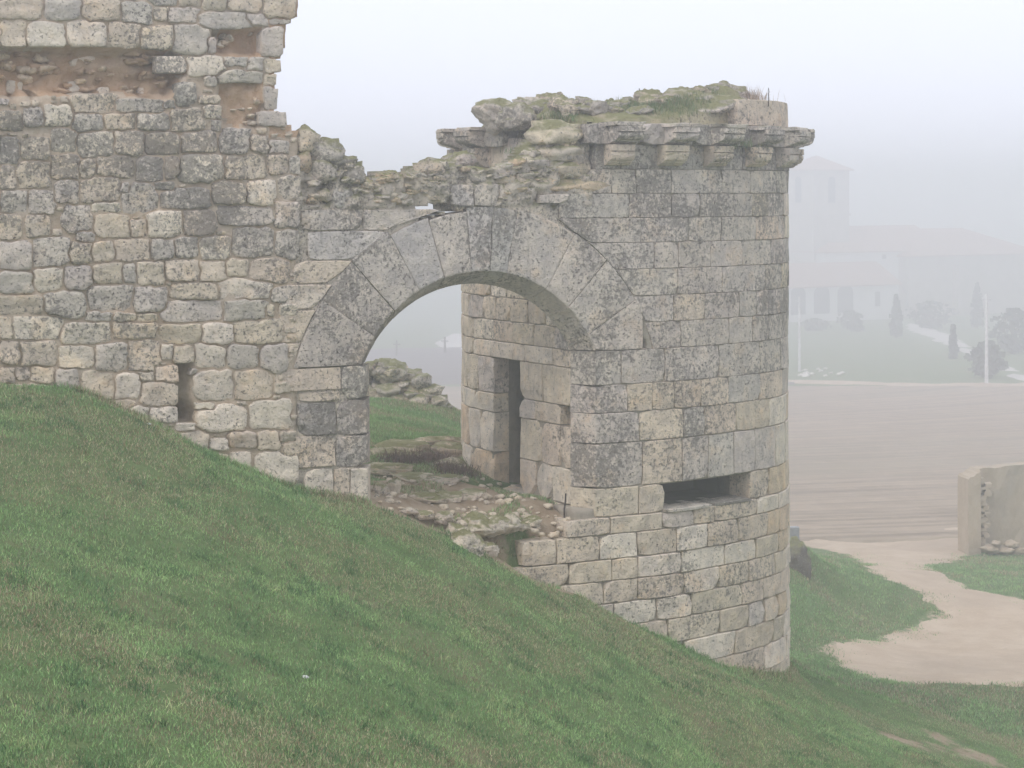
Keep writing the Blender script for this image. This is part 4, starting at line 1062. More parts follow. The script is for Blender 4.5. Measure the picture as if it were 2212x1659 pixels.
for k_ in range(44):
    x, y = random.uniform(-.4, 3.5), random.uniform(25.6, 27.6)
    if not ins_t(x, y) or math.sqrt(np.min((edge_pts[:, 0]-x)**2+(edge_pts[:, 1]-y)**2)) < .16: continue
    z = TOPV[np.argmin((TOPV[:, 0]-x)**2+(TOPV[:, 1]-y)**2), 2]; w = random.uniform(.18, .5) if x < 2.4 else random.uniform(.12, .28)
    vs, fs = rock_geo((w, w*.9, w*random.uniform(.4, .65)), 4, .42, .9, random.uniform(0, 3)); c = Vector((x, y, z+.01))
    mesh_obj('rough_stone', [v+c for v in vs], fs, M['mossy'], gate_tower, True, tint(random.choice(['grey', 'cream', 'dark']), .4))

# ------------------------------------------------------------------ loose rocks
def rock(name, c, size, label, cat='rock', group=None, mat='mossy', col=None, sub=4, rough=0.28, rot=0.0, sq=1.0):
    vs, fs = rock_geo(size, sub, rough, sq, rot)
    me = bpy.data.meshes.new(name); me.from_pydata([tuple(v) for v in vs], [], fs); me.update()
    me.polygons.foreach_set('use_smooth', [True]*len(me.polygons)); me.materials.append(M[mat])
    o = bpy.data.objects.new(name, me); o.location = c; o.color = col or tint('grey', .35); link(o)
    return tag(o, label, cat, group)
def rock_px(name, x0, y0, x1, y1, D, depth, label, **kw):
    c = px((x0+x1)/2, (y0+y1)/2, D); return rock(name, c, ((x1-x0)/FPX*D, depth, (y1-y0)/FPX*D), label, **kw)
rock_px('boulder', 1040, 214, 1130, 282, 26.6, .55, 'large mossy boulder with a rounded crown over the gateway end of the tower top', cat='boulder', rough=.3)
rock_px('boulder', 1084, 232, 1162, 284, 26.3, .45, 'smaller mossy boulder leaning against the rounded boulder on the tower top', cat='boulder')
rock_px('boulder', 1152, 222, 1240, 280, 27.0, .5, 'low pointed boulder half sunk in grass on the tower top', cat='boulder')
rock_px('boulder', 1210, 228, 1300, 276, 27.3, .5, 'flat ridge stone among grass on the tower top', cat='boulder', rough=.35)
rock_px('boulder', 1300, 221, 1335, 262, 27.3, .4, 'small knob of stone on the middle of the tower top', cat='boulder')
rock_px('boulder', 1336, 218, 1432, 278, 26.8, .6, 'broad smooth mossy boulder beside the iron rod on the tower top', cat='boulder', rough=.2)
rock_px('boulder', 1434, 199, 1596, 268, 26.7, .8, 'widest mossy boulder beside the squared parapet stone', cat='boulder', rough=.3)
rock_px('boulder', 1518, 180, 1602, 236, 27.6, .7, 'topmost lichen boulder behind the widest mossy boulder', cat='boulder', rough=.25)
rock_px('boulder', 912, 338, 966, 372, 25.0, .4, 'dark mossy stone at the left foot of the broken cornice', cat='boulder')
rock_px('boulder', 958, 328, 1030, 376, 25.2, .45, 'yellow mossy stone lying under the broken cornice', cat='boulder')
rock_px('stone_chip', 1350, 255, 1368, 266, 25.65, .1, 'small white stone chip lying on the cornice edge', cat='stone', mat='rubble', col=(.75, .72, .66, 0))

# rocks on the passage floor
def phit(x, y):
    D = np.linspace(21, 30, 700); X = (x-CX)/FPX*D; z = -(y-HY)/FPX*D; g = np.maximum(H(X, D, False), np.where((X < 1.2) & (D < 26.5), HP(X, D), -99))
    g = np.where(((X-A.x)*math.sin(ANG)-(D-A.y)*math.cos(ANG)) > -.1, H(X, D, False), g); k = np.where(z <= g)[0]; k = k[0] if len(k) else 0
    return Vector((X[k], D[k], g[k]))
prx = [(962, 1128, 1010, 1164), (1004, 1132, 1052, 1172), (1040, 1125, 1095, 1160), (985, 1146, 1040, 1190), (1048, 1150, 1100, 1180), (1088, 1136, 1122, 1168), (1030, 1172, 1075, 1196), (900, 1108, 932, 1122), (940, 1118, 975, 1136), (870, 1098, 895, 1110), (1130, 1118, 1160, 1136), (1118, 1150, 1140, 1164)]
for i, (x0, y0, x1, y1) in enumerate(prx):
    c = phit((x0+x1)/2, y1-4); D = c.y; w = (x1-x0)/FPX*D; h = (y1-y0)/FPX*D
    rock('rock', (c.x, c.y, c.z+h*0.18), (w*1.25, w*1.0, h*1.2), 'pale rounded rock of the outcrop in front of the tower doorway', 'rock', 'outcrop rocks in the gateway', 'mossy', tint('pale', .3), rough=.35)
for i, (x0, y0, x1, y1, lb) in enumerate([(855, 1018, 925, 1036, 'flat white slab lying on the grass beyond the arch'), (928, 1020, 990, 1040, 'low pale slab next to the tower wall foot inside the gate'), (950, 1058, 1000, 1082, 'thin slab sticking out over bare earth in the gateway'), (990, 1052, 1048, 1076, 'second thin slab over bare earth nearest the tower doorway'),
                          (803, 1040, 832, 1070, 'grey broken stone beside the foot of the left jamb'), (838, 1022, 862, 1066, 'upright knobbly stone near the foot of the left jamb'), (800, 1000, 880, 1024, 'flat turf-capped ledge stone left of the brown heather'), (955, 985, 1004, 1016, 'squarish ledge stone against the tower wall'), (880, 1060, 950, 1080, 'low ledge stone amid the bare earth of the passage')]):
    c = phit((x0+x1)/2, y1-3) if y1 > 1035 else ghit((x0+x1)/2, y1-3, 24, 40); D = c.y; w = (x1-x0)/FPX*D; h = (y1-y0)/FPX*D
    rock('slab' if 'slab' in lb else 'rock', (c.x, c.y, c.z+h*0.12), (w*1.1, w*0.8, h*1.0), lb, 'rock', None, 'mossy', tint('pale' if 'white' in lb or 'slab' in lb else 'cream', .2), rough=.3, sq=.75)
pm = MB()
for k_ in range(260):
    x, y = random.uniform(800, 1235), random.uniform(1030, 1195); c = phit(x, y)
    if c.y > 27.5 or ((c.x-A.x)*math.sin(ANG)-(c.y-A.y)*math.cos(ANG)) > -.08: continue
    w = random.uniform(.03, .13)*random.choice([.6, 1, 1]); vs, fs = rock_geo((w, w*.9, w*.6), 2, .3, .9); pm.add([v+c+Vector((0, 0, w*.1)) for v in vs], fs)
o = pm.build('loose_rubble', M['rubble'], None, True, (.62, .53, .42, .2)); tag(o, 'small loose stones scattered over the earth of the gateway', None, None, 'stuff')
# rock ledges
for i, (x0, x1, y, h) in enumerate([(812, 930, 966, 14), (900, 1000, 958, 16), (795, 860, 978, 12), (940, 1005, 972, 18), (1090-240, 1020-110, 984, 10)]):
    c = ghit((x0+x1)/2, y+6, 22, 40); w = (x1-x0)/FPX*c.y; hh = h/FPX*c.y
    rock('ledge', (c.x, c.y, c.z), (w*1.1, 0.5, hh*2.2), 'long flat rock ledge at the edge of the upper lawn', 'rock', 'rock ledges at the lawn edge', 'mossy', tint('cream', .3), rough=.3, sq=.8)

# doorstep stones along the foot of the flank
door_step = empty('door_step'); tag(door_step, 'worn pale kerb of stones below the narrow tower doorway', 'step')
for x0, x1, y0, y1 in [(1066, 1138, 1058, 1094), (1139, 1206, 1072, 1118)]:
    a = TOW.s_of(x0, S_LEFT, S_END, True); b = TOW.s_of(x1, S_LEFT, S_END, True)
    zt_ = zflank((a+b)/2, y0+6); block('step_stone', TOW, a, b, zt_-0.5, zt_, 0.22, 0.5, mat=M['rubble'], parent=door_step, color=tint('pale', .1), chip=0.06, rough=0.02)

# ------------------------------------------------------------------ ruined wall stub on the lawn
stub = empty('wall_stub'); tag(stub, 'low ruined rubble wall with lichen beyond the arch on the lawn', 'wall')
D_S = 35.2
prof = [(700, 785), (795, 787), (830, 786), (872, 796), (905, 815), (925, 832), (940, 850), (952, 866), (968, 880)]
rows_n = 0
for i in range(85):
    x = random.uniform(690, 958); ytop = np.interp(x, [p[0] for p in prof], [p[1] for p in prof]); ybot = np.interp(x, [700, 795, 900, 968], [868, 868, 884, 892])
    y = random.uniform(ytop+8, ybot) if i > 24 else ytop+random.uniform(6, 14); w = random.uniform(24, 62); h = w*random.uniform(.45, .75)
    c = px(x, y, D_S+random.uniform(-.30, .0)-(0.1 if y > ytop+40 else 0))
    vs, fs = rock_geo((w/FPX*D_S, 0.5, h/FPX*D_S), 3, .4, .85); o = mesh_obj('stone', [v+c for v in vs], fs, M['mossy'], stub, True, tint(random.choice(['cream', 'pale', 'grey']), .42))
V = []; F = []; nx2 = 40
for i in range(nx2+1):
    x = 680+(968-680)*i/nx2; yt = np.interp(x, [p[0] for p in prof], [p[1] for p in prof])+16
    for d in (-.22, .35):
        V.append(px(x, yt+3*fbm(x*.05, d, 0), D_S+d)+Vector((0, 0, 0))); V.append(px(x, 935, D_S+d))
for i in range(nx2):
    a = i*4; F += [(a, a+1, a+5, a+4), (a+2, a+6, a+7, a+3), (a, a+4, a+6, a+2)]
F += [(nx2*4, nx2*4+1, nx2*4+3, nx2*4+2)]
mesh_obj('earth_core', V, F, M['ruin'], stub, True)

# ------------------------------------------------------------------ adobe ruin, post, rods
adobe = empty('adobe_ruin'); tag(adobe, 'roofless tan adobe wall end standing beside the sandy track', 'wall')
pa = ghit(2105, 1198, 33); Da = pa.y; print('adobe D', Da)
def av(x, y, D): return px(x, y, D)
ztop = -(1036-HY)/FPX*Da; zbase = pa.z-0.6
ux = Vector((math.cos(math.radians(52)), math.sin(math.radians(52)), 0)); uy = Vector((-ux.y, ux.x, 0))
O = Vector(((2092-CX)/FPX*Da, Da, 0)); ex = Vector((1, 0.12, 0)).normalized()
def wallpiece(name, p, dirv, L, T_, z0, ztop_f, mat, n=24, m_=8, rough=0.03):
    V = []; F = []; nrm = Vector((dirv.y, -dirv.x, 0))
    for i in range(n+1):
        t = i/n*L; zt_ = ztop_f(t)
        for j in range(m_+1):
            z = z0+(zt_-z0)*j/m_; q = p+dirv*t
            e = rough*fbm(q.x*2, q.y*2, z*2, 1.0)
            V.append((q.x+nrm.x*e, q.y+nrm.y*e, z)); V.append((q.x-nrm.x*(T_-e), q.y-nrm.y*(T_-e), z))
    k = 2*(m_+1)
    for i in range(n):
        for j in range(m_):
            a = i*k+2*j
            F.append((a, a+k, a+k+2, a+2)); F.append((a+1, a+3, a+k+3, a+k+1))
        a = i*k+2*m_; F.append((a, a+k, a+k+1, a+1))
    for i in (0, n):
        for j in range(m_):
            a = i*k+2*j; F.append((a, a+2, a+3, a+1) if i == 0 else (a, a+1, a+3, a+2))
    return mesh_obj(name, V, F, mat, adobe, False)
thick = (2119-2092)/FPX*Da
wallpiece('end_wall', O, ex, thick*1.05, 0.9, zbase, lambda t: ztop+0.05*nz(t*9, 0, 0)+t*0.62, M['adobe'], 6, 10)
p2 = O+ex*thick*1.05+Vector((0, 0.45, 0))
wallpiece('long_wall', p2, Vector((1, 0.35, 0)).normalized(), 5.5, 0.45, zbase, lambda t: ztop+0.22+0.05*t+0.05*fbm(t*2.3, 1, 0), M['adobe'], 30, 10, 0.05)
for i in range(26):
    z = zbase+0.7+(ztop-zbase-0.65)*i/26; q = O+ex*(thick*1.05+random.uniform(0.02, 0.26))+Vector((0, 0.25, 0))
    mm = MB(); w, h = random.uniform(.12, .24), random.uniform(.06, .11); mm.box(-w/2, w/2, -.15, .15, -h/2, h/2)
    o = mm.build('brick', M['adobe'], adobe, False); o.location = (q.x, q.y, z); o.rotation_euler = (random.uniform(-.15, .15), random.uniform(-.15, .15), random.uniform(-.3, .3))
for i, (x, y, w, h) in enumerate([(2140, 1172, 34, 14), (2168, 1174, 44, 16), (2198, 1178, 50, 18), (2152, 1160, 20, 10), (2184, 1162, 26, 12)]):
    c = px(x, y+14, Da-0.3+0.1*i % .3)
    rock('rubble', c, (w/FPX*Da, .5, h/FPX*Da*1.3), 'earthy rubble lump fallen at the foot of the adobe ruin', 'rubble', 'fallen rubble of the adobe ruin', 'rubble', (.46, .37, .28, .05), sub=3, rough=.45)

pb = px(1716, 1184, 47.0)
post = MB(); wp = 19/FPX*47; hp = 46/FPX*47
post.box(-wp/2, wp/2, -.1, .1, -0.5, hp); post.box(-wp/2+.03, -wp/2+.07, -.125, -.1, -0.1, hp-.04); post.box(wp/2-.09, wp/2-.05, -.125, -.1, -0.1, hp-.04)
o = post.build('concrete_post', M['concrete']); o.location = pb; tag(o, 'stubby grey concrete post standing behind the round tower', 'post')
rock('earth_outcrop', px(1716, 1226, 45.2), (.62, .6, 1.0), 'dark brown outcrop below the concrete post', 'rock', None, 'mossy', (.13, .105, .09, .6), rough=.3, sq=.7)

def rod(name, x, y0, y1, D, r, label, lean=0.0):
    a = px(x, y1, D); b = px(x+lean, y0, D); m = MB(); m.tube([a-Vector((0, 0, .15)), a, a.lerp(b, .5)+Vector((.006, 0, 0)), b], [r, r, r, r*.9], 6)
    return tag(m.build(name, M['iron']), label, 'rod')
rod('iron_rod', 1381, 191, 224, 26.8, .007, 'thin upright iron rod beside the broad mossy boulder')
rod('iron_rod', 1660, 190, 206, 26.9, .006, 'short iron rod standing on the squared parapet stone')
rod('iron_bar', 1219, 1066, 1100, 25.0, .012, 'rusty iron bar standing at the tower foot by the doorstep', 3)

# ------------------------------------------------------------------ church in the fog
Dc = 300.0; KC = Dc/215; TH = math.radians(32.5)
e1 = Vector((math.cos(TH), math.sin(TH), 0)); e2 = Vector((math.sin(TH), -math.cos(TH), 0))      # along the nave, out of its front
OC = Vector(((1758-CX)/FPX*Dc, Dc, 0))
ZG = h1(OC.x, OC.y)-0.3
def cw(u, w, z): p = OC+e1*u*KC+e2*w*KC; return (p.x, p.y, z)
def zc_(y, D=215): return -(y-HY)/FPX*D*KC
def cu(x, w):
    r = (x-CX)/FPX; p = OC+e2*w*KC; return (r*p.y-p.x)/(e1.x-r*e1.y)/KC
church = empty('church'); tag(church, 'pale village church with square bell tower and arcaded porch fading in fog', 'church')
def cbox(name, u0, u1, w0, w1, z0, z1, mat, parent=church):
    m = MB(); m.box(u0, u1, w0, w1, z0, z1, cw); return m.build(name, mat, parent)
def hip(name, u0, u1, w0, w1, z0, z1, mat, hl=None, hr=None, over=0.35, parent=church):
    u0 -= over; u1 += over; w0 -= over; w1 += over; wm = (w0+w1)/2; hl = (w1-w0)/2 if hl is None else hl; hr = (w1-w0)/2 if hr is None else hr
    V = [cw(u0, w0, z0), cw(u1, w0, z0), cw(u1, w1, z0), cw(u0, w1, z0), cw(u0+hl, wm, z1), cw(max(u0+hl+.01, u1-hr), wm, z1)]
    V += [cw(u0, w0, z0-.15), cw(u1, w0, z0-.15), cw(u1, w1, z0-.15), cw(u0, w1, z0-.15)]
    F = [(0, 1, 5, 4), (1, 2, 5), (2, 3, 4, 5), (3, 0, 4), (0, 6, 7, 1), (1, 7, 8, 2), (2, 8, 9, 3), (3, 9, 6, 0), (6, 9, 8, 7)]
    return mesh_obj(name, V, F, mat, parent)
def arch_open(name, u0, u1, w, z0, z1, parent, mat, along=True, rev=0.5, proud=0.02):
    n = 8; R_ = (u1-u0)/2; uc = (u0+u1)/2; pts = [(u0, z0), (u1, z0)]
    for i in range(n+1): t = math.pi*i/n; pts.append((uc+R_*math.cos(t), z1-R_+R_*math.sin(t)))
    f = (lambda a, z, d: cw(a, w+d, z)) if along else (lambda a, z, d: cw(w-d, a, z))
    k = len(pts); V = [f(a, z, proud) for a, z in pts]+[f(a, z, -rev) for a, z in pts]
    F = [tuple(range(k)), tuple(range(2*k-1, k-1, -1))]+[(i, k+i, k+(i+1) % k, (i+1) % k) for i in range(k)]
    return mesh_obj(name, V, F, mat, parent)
TA_ = 5.1
bell = cbox('bell_tower', 0, TA_, -TA_, 0, ZG, zc_(366), M['church_stone'])
hip('tower_roof', 0, TA_, -TA_, 0, zc_(366), zc_(334), M['church_roof'], over=.4)
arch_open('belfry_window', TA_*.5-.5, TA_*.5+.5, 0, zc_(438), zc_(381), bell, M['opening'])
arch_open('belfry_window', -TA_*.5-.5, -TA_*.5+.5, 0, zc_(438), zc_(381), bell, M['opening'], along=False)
cbox('tower_band', -.12, TA_+.12, -TA_-.12, .12, zc_(466), zc_(462), M['church_stone'])
u_n1 = cu(2050, 1.5)
cbox('nave', 0.3, u_n1, -8, 1.5, ZG, zc_(545), M['white_wall'])
hip('nave_roof', 0.3, u_n1, -8, 1.5, zc_(544), zc_(490), M['church_roof'], hl=6, hr=1)
ua, ub = cu(1962, 3.0), cu(2250, 3.0)
trans = cbox('transept', ua, ub, -9, 3.0, ZG, zc_(552, 222), M['church_stone'])
hip('transept_roof', ua, ub, -9, 3.0, zc_(551, 222), zc_(494, 226), M['church_roof'], hl=7, hr=7)
cbox('buttress', cu(2070, 3.9), cu(2084, 3.9), 3.0, 3.9, ZG, zc_(570, 222), M['church_stone'], trans)
wP = 5.2; up0, up1 = cu(1668, wP), cu(1938, wP)
porch = cbox('porch', up0, up1, 1.5, wP, ZG, zc_(612), M['white_wall'])
V = [cw(up0-.4, wP+.45, zc_(612)), cw(up1+.4, wP+.45, zc_(612)), cw(up1+.4, 1.5, zc_(566)), cw(up0-.4, 1.5, zc_(566)), cw(up0-.4, wP+.45, zc_(612)-.18), cw(up1+.4, wP+.45, zc_(612)-.18), cw(up1+.4, 1.5, zc_(612)-.18), cw(up0-.4, 1.5, zc_(612)-.18)]
mesh_obj('porch_roof', V, [(0, 1, 2, 3), (4, 7, 6, 5), (0, 4, 5, 1), (1, 5, 6, 2), (2, 6, 7, 3), (3, 7, 4, 0)], M['church_roof'], church)
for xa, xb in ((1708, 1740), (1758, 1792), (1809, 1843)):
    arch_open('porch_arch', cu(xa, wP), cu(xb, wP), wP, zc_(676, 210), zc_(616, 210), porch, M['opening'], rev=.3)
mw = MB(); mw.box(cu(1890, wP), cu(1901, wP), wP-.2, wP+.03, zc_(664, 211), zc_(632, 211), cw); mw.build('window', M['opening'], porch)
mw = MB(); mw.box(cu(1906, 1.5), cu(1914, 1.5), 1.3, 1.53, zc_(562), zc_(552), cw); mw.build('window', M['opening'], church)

# trees, poles and stones round the church
def leaf_tree(name, c, h, r, mat, label, cat='tree', group=None, conical=False, n=420, leaf=0.55, base=0.05, trunk=True):
    o = empty(name); tag(o, label, cat, group)
    m = MB()
    if trunk:
        m.tube([c-Vector((0, 0, .4)), c+Vector((0.02*h, 0, h*.3)), c+Vector((0, 0, h*.75))], [r*.13, r*.10, r*.03], 6)
        for k in range(4):
            t = k*1.7; p = c+Vector((0, 0, h*(.3+.1*k))); m.tube([p, p+Vector((math.cos(t)*r*.6, math.sin(t)*r*.6, h*.12))], [r*.05, r*.015], 5)
        m.build('trunk', M['bark'], o)
    V = []; F = []
    for _ in range(n):
        t = random.random(); a = random.uniform(0, 2*math.pi)
        if conical: zz = base+(1-base)*t; rr = r*(math.sin(math.pi*min(1, (1-t)*0.62+0.0))**.9)*random.uniform(.25, 1.05)*(1+.18*nz(a, zz*9, c.x))
        else:
            zz = base+(1-base)*t; rr = r*math.sqrt(max(0, 1-(2*t-1)**2))*random.random()**.3*(1+.9*nz(math.cos(a)*2, math.sin(a)*2+c.x, zz*4))
        p = c+Vector((math.cos(a)*rr, math.sin(a)*rr, zz*h)); d = Vector((random.gauss(0, 1), random.gauss(0, 1), random.gauss(0, 1))).normalized()
        e = d.orthogonal().normalized()*leaf*random.uniform(.6, 1.3); f = d.cross(e); b = len(V)
        V += [p-e*.5, p+f*.5, p+e*.5, p-f*.5]; F.append((b, b+1, b+2, b+3))
    mesh_obj('crown', V, F, mat, o); return o
def tree_px(name, x, y0, y1, wpx, D, mat, label, **kw):
    c = ghit(x, y1, 90, 600); D = c.y; c.z = h1(c.x, c.y)
    h = -(y0-HY)/FPX*D-c.z; return leaf_tree(name, c, h, wpx/2/FPX*D, mat, label, **kw)
tree_px('cypress', 1936, 638, 730, 28, 196, M['cypress'], 'slim dark cypress in front of the white porch wall', conical=True)
tree_px('cypress', 2111, 612, 710, 26, 208, M['cypress'], 'dark columnar cypress against the church transept', conical=True)
tree_px('cypress', 2059, 704, 776, 14, 166, M['cypress'], 'small young conifer beside the pale road', conical=True, n=400)
tree_px('shrub', 2010, 652, 712, 90, 200, M['leaf'], 'wide dull shrub at the foot of the church transept', cat='shrub', n=520, trunk=True)
tree_px('shrub', 1838, 672, 712, 46, 200, M['leaf'], 'dark low bush before the arcaded porch', cat='shrub', n=240)
tree_px('shrub', 1760, 690, 715, 60, 198, M['leaf'], 'long hedge bush under the first porch arch', cat='shrub', n=240)
tree_px('tree', 2132, 740, 818, 66, 134, M['leaf'], 'bushy tree behind the tall pale pole', n=480)
tree_px('tree', 2190, 668, 765, 80, 175, M['leaf'], 'round tree beyond the pale road near the church', n=480)
tree_px('tree', 2260, 640, 760, 90, 165, M['leaf'], 'taller tree farther along the pale road', n=480)
tree_px('shrub', 1850, 690, 716, 26, 190, M['leaf'], 'small dark bush below the porch wall corner', cat='shrub', n=300)
def pole(x, y0, y1, D, r, label, mat='pole'):
    r *= 1.0
    c = ghit(x, y1, 90, 600); D = c.y; zb = h1(c.x, c.y); zt_ = -(y0-HY)/FPX*D
    o = empty('utility_pole'); tag(o, label, 'pole'); m = MB(); m.tube([(c.x, D, zb-.3), (c.x, D, (zb+zt_)/2), (c.x, D, zt_)], [r*1.2, r, r*.8], 8); m.build('shaft', M[mat], o)
    m = MB(); m.box(c.x-.35, c.x+.35, D-.06, D+.06, zt_-.45, zt_-.35); m.build('crossarm', M[mat], o); return o
pole(2131, 636, 835, 125, .12, 'tall pale pole in front of the bushy tree')
pole(1727, 640, 803, 138, .10, 'thin pale pole before the first porch arch')
pole(961, 728, 765, 162, .12, 'dark pole beside the pale curved track on the hillside', 'bark')
pole(857, 735, 772, 160, .09, 'thin pole on the dark fallow strip', 'bark')
for i in range(16):
    x = random.uniform(1726, 1822); y = random.uniform(797, 815); c = ghit(x, y, 100, 200); w = random.uniform(.25, .55)
    rock('stone', (c.x, c.y, c.z+.08), (w, w*.8, w*.6), 'white field stone on the green beyond the stubble field', 'stone', 'white stones on the green', 'rubble', (.72, .70, .66, 0), sub=2)
def strip(name, pxl, mat, lift, label, cell=2.0, jit=0.4):
    return sheet(name, [tuple(ghit(x, y, 80, 600)) for x, y in pxl], mat, lift, cell, label, jit)
strip('road', [(1950, 698), (1985, 700), (2060, 722), (2110, 752), (2180, 790), (2290, 830), (2290, 850), (2190, 822), (2120, 790), (2050, 752), (1995, 730), (1956, 716)], M['track'], 0.22, 'pale road climbing to the church', 2.0)
strip('track', [(925, 742), (940, 733), (965, 727), (1010, 722), (1080, 716), (1080, 768), (1030, 766), (985, 758), (950, 752)], M['track'], 0.3, 'pale curved track on the far hillside', 2.5)
strip('verge', [(1600, 824), (1760, 827), (1900, 831), (2080, 833), (2300, 830), (2300, 838), (2080, 838), (1900, 834), (1760, 831), (1600, 829)], M['sand'], 0.22, 'pale dirt verge along the far edge of the stubble field', 1.0, 0.3)

# ------------------------------------------------------------------ grass
def blades(name, X, Y, Z, length, width, tints, label, lean=0.6, mat='grass'):
    n = len(X); a = rng.uniform(0, 2*np.pi, n); ln = length*rng.uniform(.5, 1.25, n); wd = width*rng.uniform(.7, 1.3, n)
    le = rng.uniform(0.1, lean, n); b = rng.uniform(0, 2*np.pi, n)
    base = np.stack([X, Y, Z-0.008], 1)
    sx_ = np.stack([np.cos(a)*wd/2, np.sin(a)*wd/2, 0*a], 1); dv = np.stack([np.cos(b)*np.sin(le), np.sin(b)*np.sin(le), np.cos(le)], 1)
    mid = base+dv*(ln*.55)[:, None]; tip = mid+np.stack([np.cos(b)*np.sin(le*1.9), np.sin(b)*np.sin(le*1.9), np.cos(le*1.9)], 1)*(ln*.5)[:, None]
    v = np.stack([base-sx_, base+sx_, mid+sx_*.7, mid-sx_*.7, tip], 1).reshape(-1, 3)
    k = np.arange(n)*5
    f = np.stack([k, k+1, k+2, k, k+2, k+3, k+3, k+2, k+4], 1).reshape(-1, 3)
    o = np_mesh(name, v, f, M[mat], False)
    at = o.data.attributes.new('tint', 'FLOAT_COLOR', 'POINT')
    c = np.concatenate([np.repeat(tints, 5, 0), np.ones((n*5, 1))], 1).astype(np.float32); at.data.foreach_set('color', c.ravel())
    return tag(o, label, None, None, 'stuff')
def vnoise(X, Y, sc, seed):
    r_ = np.random.default_rng(seed); G = r_.random((64, 64)); x = X*sc % 64; y = Y*sc % 64
    i = x.astype(int) % 64; j = y.astype(int) % 64; u = x-np.floor(x); v = y-np.floor(y); u = u*u*(3-2*u); v = v*v*(3-2*v)
    i2 = (i+1) % 64; j2 = (j+1) % 64
    return (G[i, j]*(1-u)+G[i2, j]*u)*(1-v)+(G[i, j2]*(1-u)+G[i2, j2]*u)*v
def fb(X, Y, sc, seed): return (vnoise(X, Y, sc, seed)+.5*vnoise(X, Y, sc*2.1, seed+1)+.25*vnoise(X, Y, sc*4.3, seed+2))/1.75
def grass_tints(X, Y, dry=0.0):
    n = len(X); a = fb(X, Y, .75, 11); b = fb(X, Y, 2.6, 23)
    g = np.where((rng.random(n) < np.clip((b-.35)*2.2, .1, .9))[:, None], np.array([[.315, .475, .190]]), np.array([[.175, .300, .115]]))
    straw = np.array([[.46, .41, .26]]); brown = np.array([[.30, .225, .14]])
    pd = np.clip((a-.48)*3.2+dry+.11, .05, .66); r_ = rng.random(n)
    t = np.where((r_ < pd)[:, None], np.where((rng.random(n) < .5)[:, None], straw, brown), g)
    return t*rng.uniform(.7, 1.3, (n, 1))
dirt_f = lambda X, Y: sum(a*np.exp(-(((X-px(x, y, D).x)/rx)**2+((Y-D)/ry)**2)) for x, y, D, rx, ry, a in [(870, 1085, 24.2, 0.8, 0.8, 1.1), (1000, 1095, 24.7, 0.9, 0.9, 1.25), (1110, 1095, 25.1, 0.6, 0.7, 1.2), (1160, 1130, 24.5, .5, .5, .8), (900, 1025, 26.4, 1.1, .5, .6), (940, 975, 28.2, 1.6, .5, .65), (950, 1140, 23.9, .5, .45, 1.0), (1930, 1590, 27.5, .7, .6, .62), (2110, 1630, 28.0, .8, .6, .62), (2040, 1575, 28.8, .6, .4, .5)])
in_tow = poly_in([(p[0], p[1]) for p in TOW.a[::6]])
# near mound, denser towards the camera
N = 1050000
u = rng.random(N); Yg = 10.5+(32-10.5)*u**0.9; Xg = (rng.uniform(-260, 2480, N)-CX)/FPX*Yg
dens = 1.0*(fb(Xg, Yg, 4.5, 5) > .22)
sW = (Xg-A.x)*dW.x+(Yg-A.y)*dW.y; oW = (Xg-A.x)*math.sin(ANG)-(Yg-A.y)*math.cos(ANG)
ok = (dens > 0) & (rng.random(N) < np.clip(1.15-dirt_f(Xg, Yg)*1.7, 0.02, 1)) & ~((sW < 0.3) & (oW < 0.0) & (sW < S_JL)) & ~((sW > S_JL) & (oW < -0.05) & (sW < 0.2) & (Yg < 26.9))
for i_ in range(0, len(Xg), 200000):
    sl_ = slice(i_, i_+200000); near_ = np.where((Xg[sl_] > -.8) & (Xg[sl_] < 4) & (Yg[sl_] > 24.9))[0]
    tp = TOW.a[::10]; x1_, y1_ = tp[:, 0], tp[:, 1]; x2_, y2_ = np.roll(x1_, -1), np.roll(y1_, -1); xx_ = Xg[sl_][near_][:, None]; yy_ = Yg[sl_][near_][:, None]
    ins = ((((y1_ > yy_) != (y2_ > yy_)) & (xx_ < (x2_-x1_)*(yy_-y1_)/(y2_-y1_+1e-12)+x1_)).sum(1) % 2) == 1
    ok[i_+near_[ins]] = False
# keep only clumps that the ground faces towards the view, thin out the far part
Xg, Yg = Xg[ok], Yg[ok]
Zg = H(Xg, Yg)
vis = (HY-FPX*Zg/Yg < 1760)
Xg, Yg, Zg = Xg[vis], Yg[vis], Zg[vis]
print('near blades', len(Xg))
blades('grass', Xg, Yg, Zg, 0.040, 0.0056, grass_tints(Xg, Yg), 'short green and straw-coloured turf covering the mound', 0.75)
# scattered taller tufts
def tufts(cx_, cy_, n_per, rad, length, width, name, label, dry=0.0, zf=None, tintv=None):
    X = np.repeat(cx_, n_per)+rng.normal(0, rad, len(cx_)*n_per); Y = np.repeat(cy_, n_per)+rng.normal(0, rad, len(cx_)*n_per)
    Z = H(X, Y) if zf is None else zf(X, Y)
    t = grass_tints(X, Y, dry) if tintv is None else np.array(tintv)[None]*rng.uniform(.6, 1.4, (len(X), 1))
    return blades(name, X, Y, Z, length, width, t, label, 1.0)
NT_ = 1000; yy = rng.uniform(11, 26, NT_); xx = (rng.uniform(-100, 2300, NT_)-CX)/FPX*yy
k = (((xx-A.x)*math.sin(ANG)-(yy-A.y)*math.cos(ANG)) > 0.15); xx, yy = xx[k], yy[k]
k2_ = np.arange(len(xx)) % 5
tufts(xx[k2_ < 3], yy[k2_ < 3], 60, .07, .07, .007, 'grass_tufts', 'darker tufts of longer grass on the mound', 0, None, (.075, .165, .06))
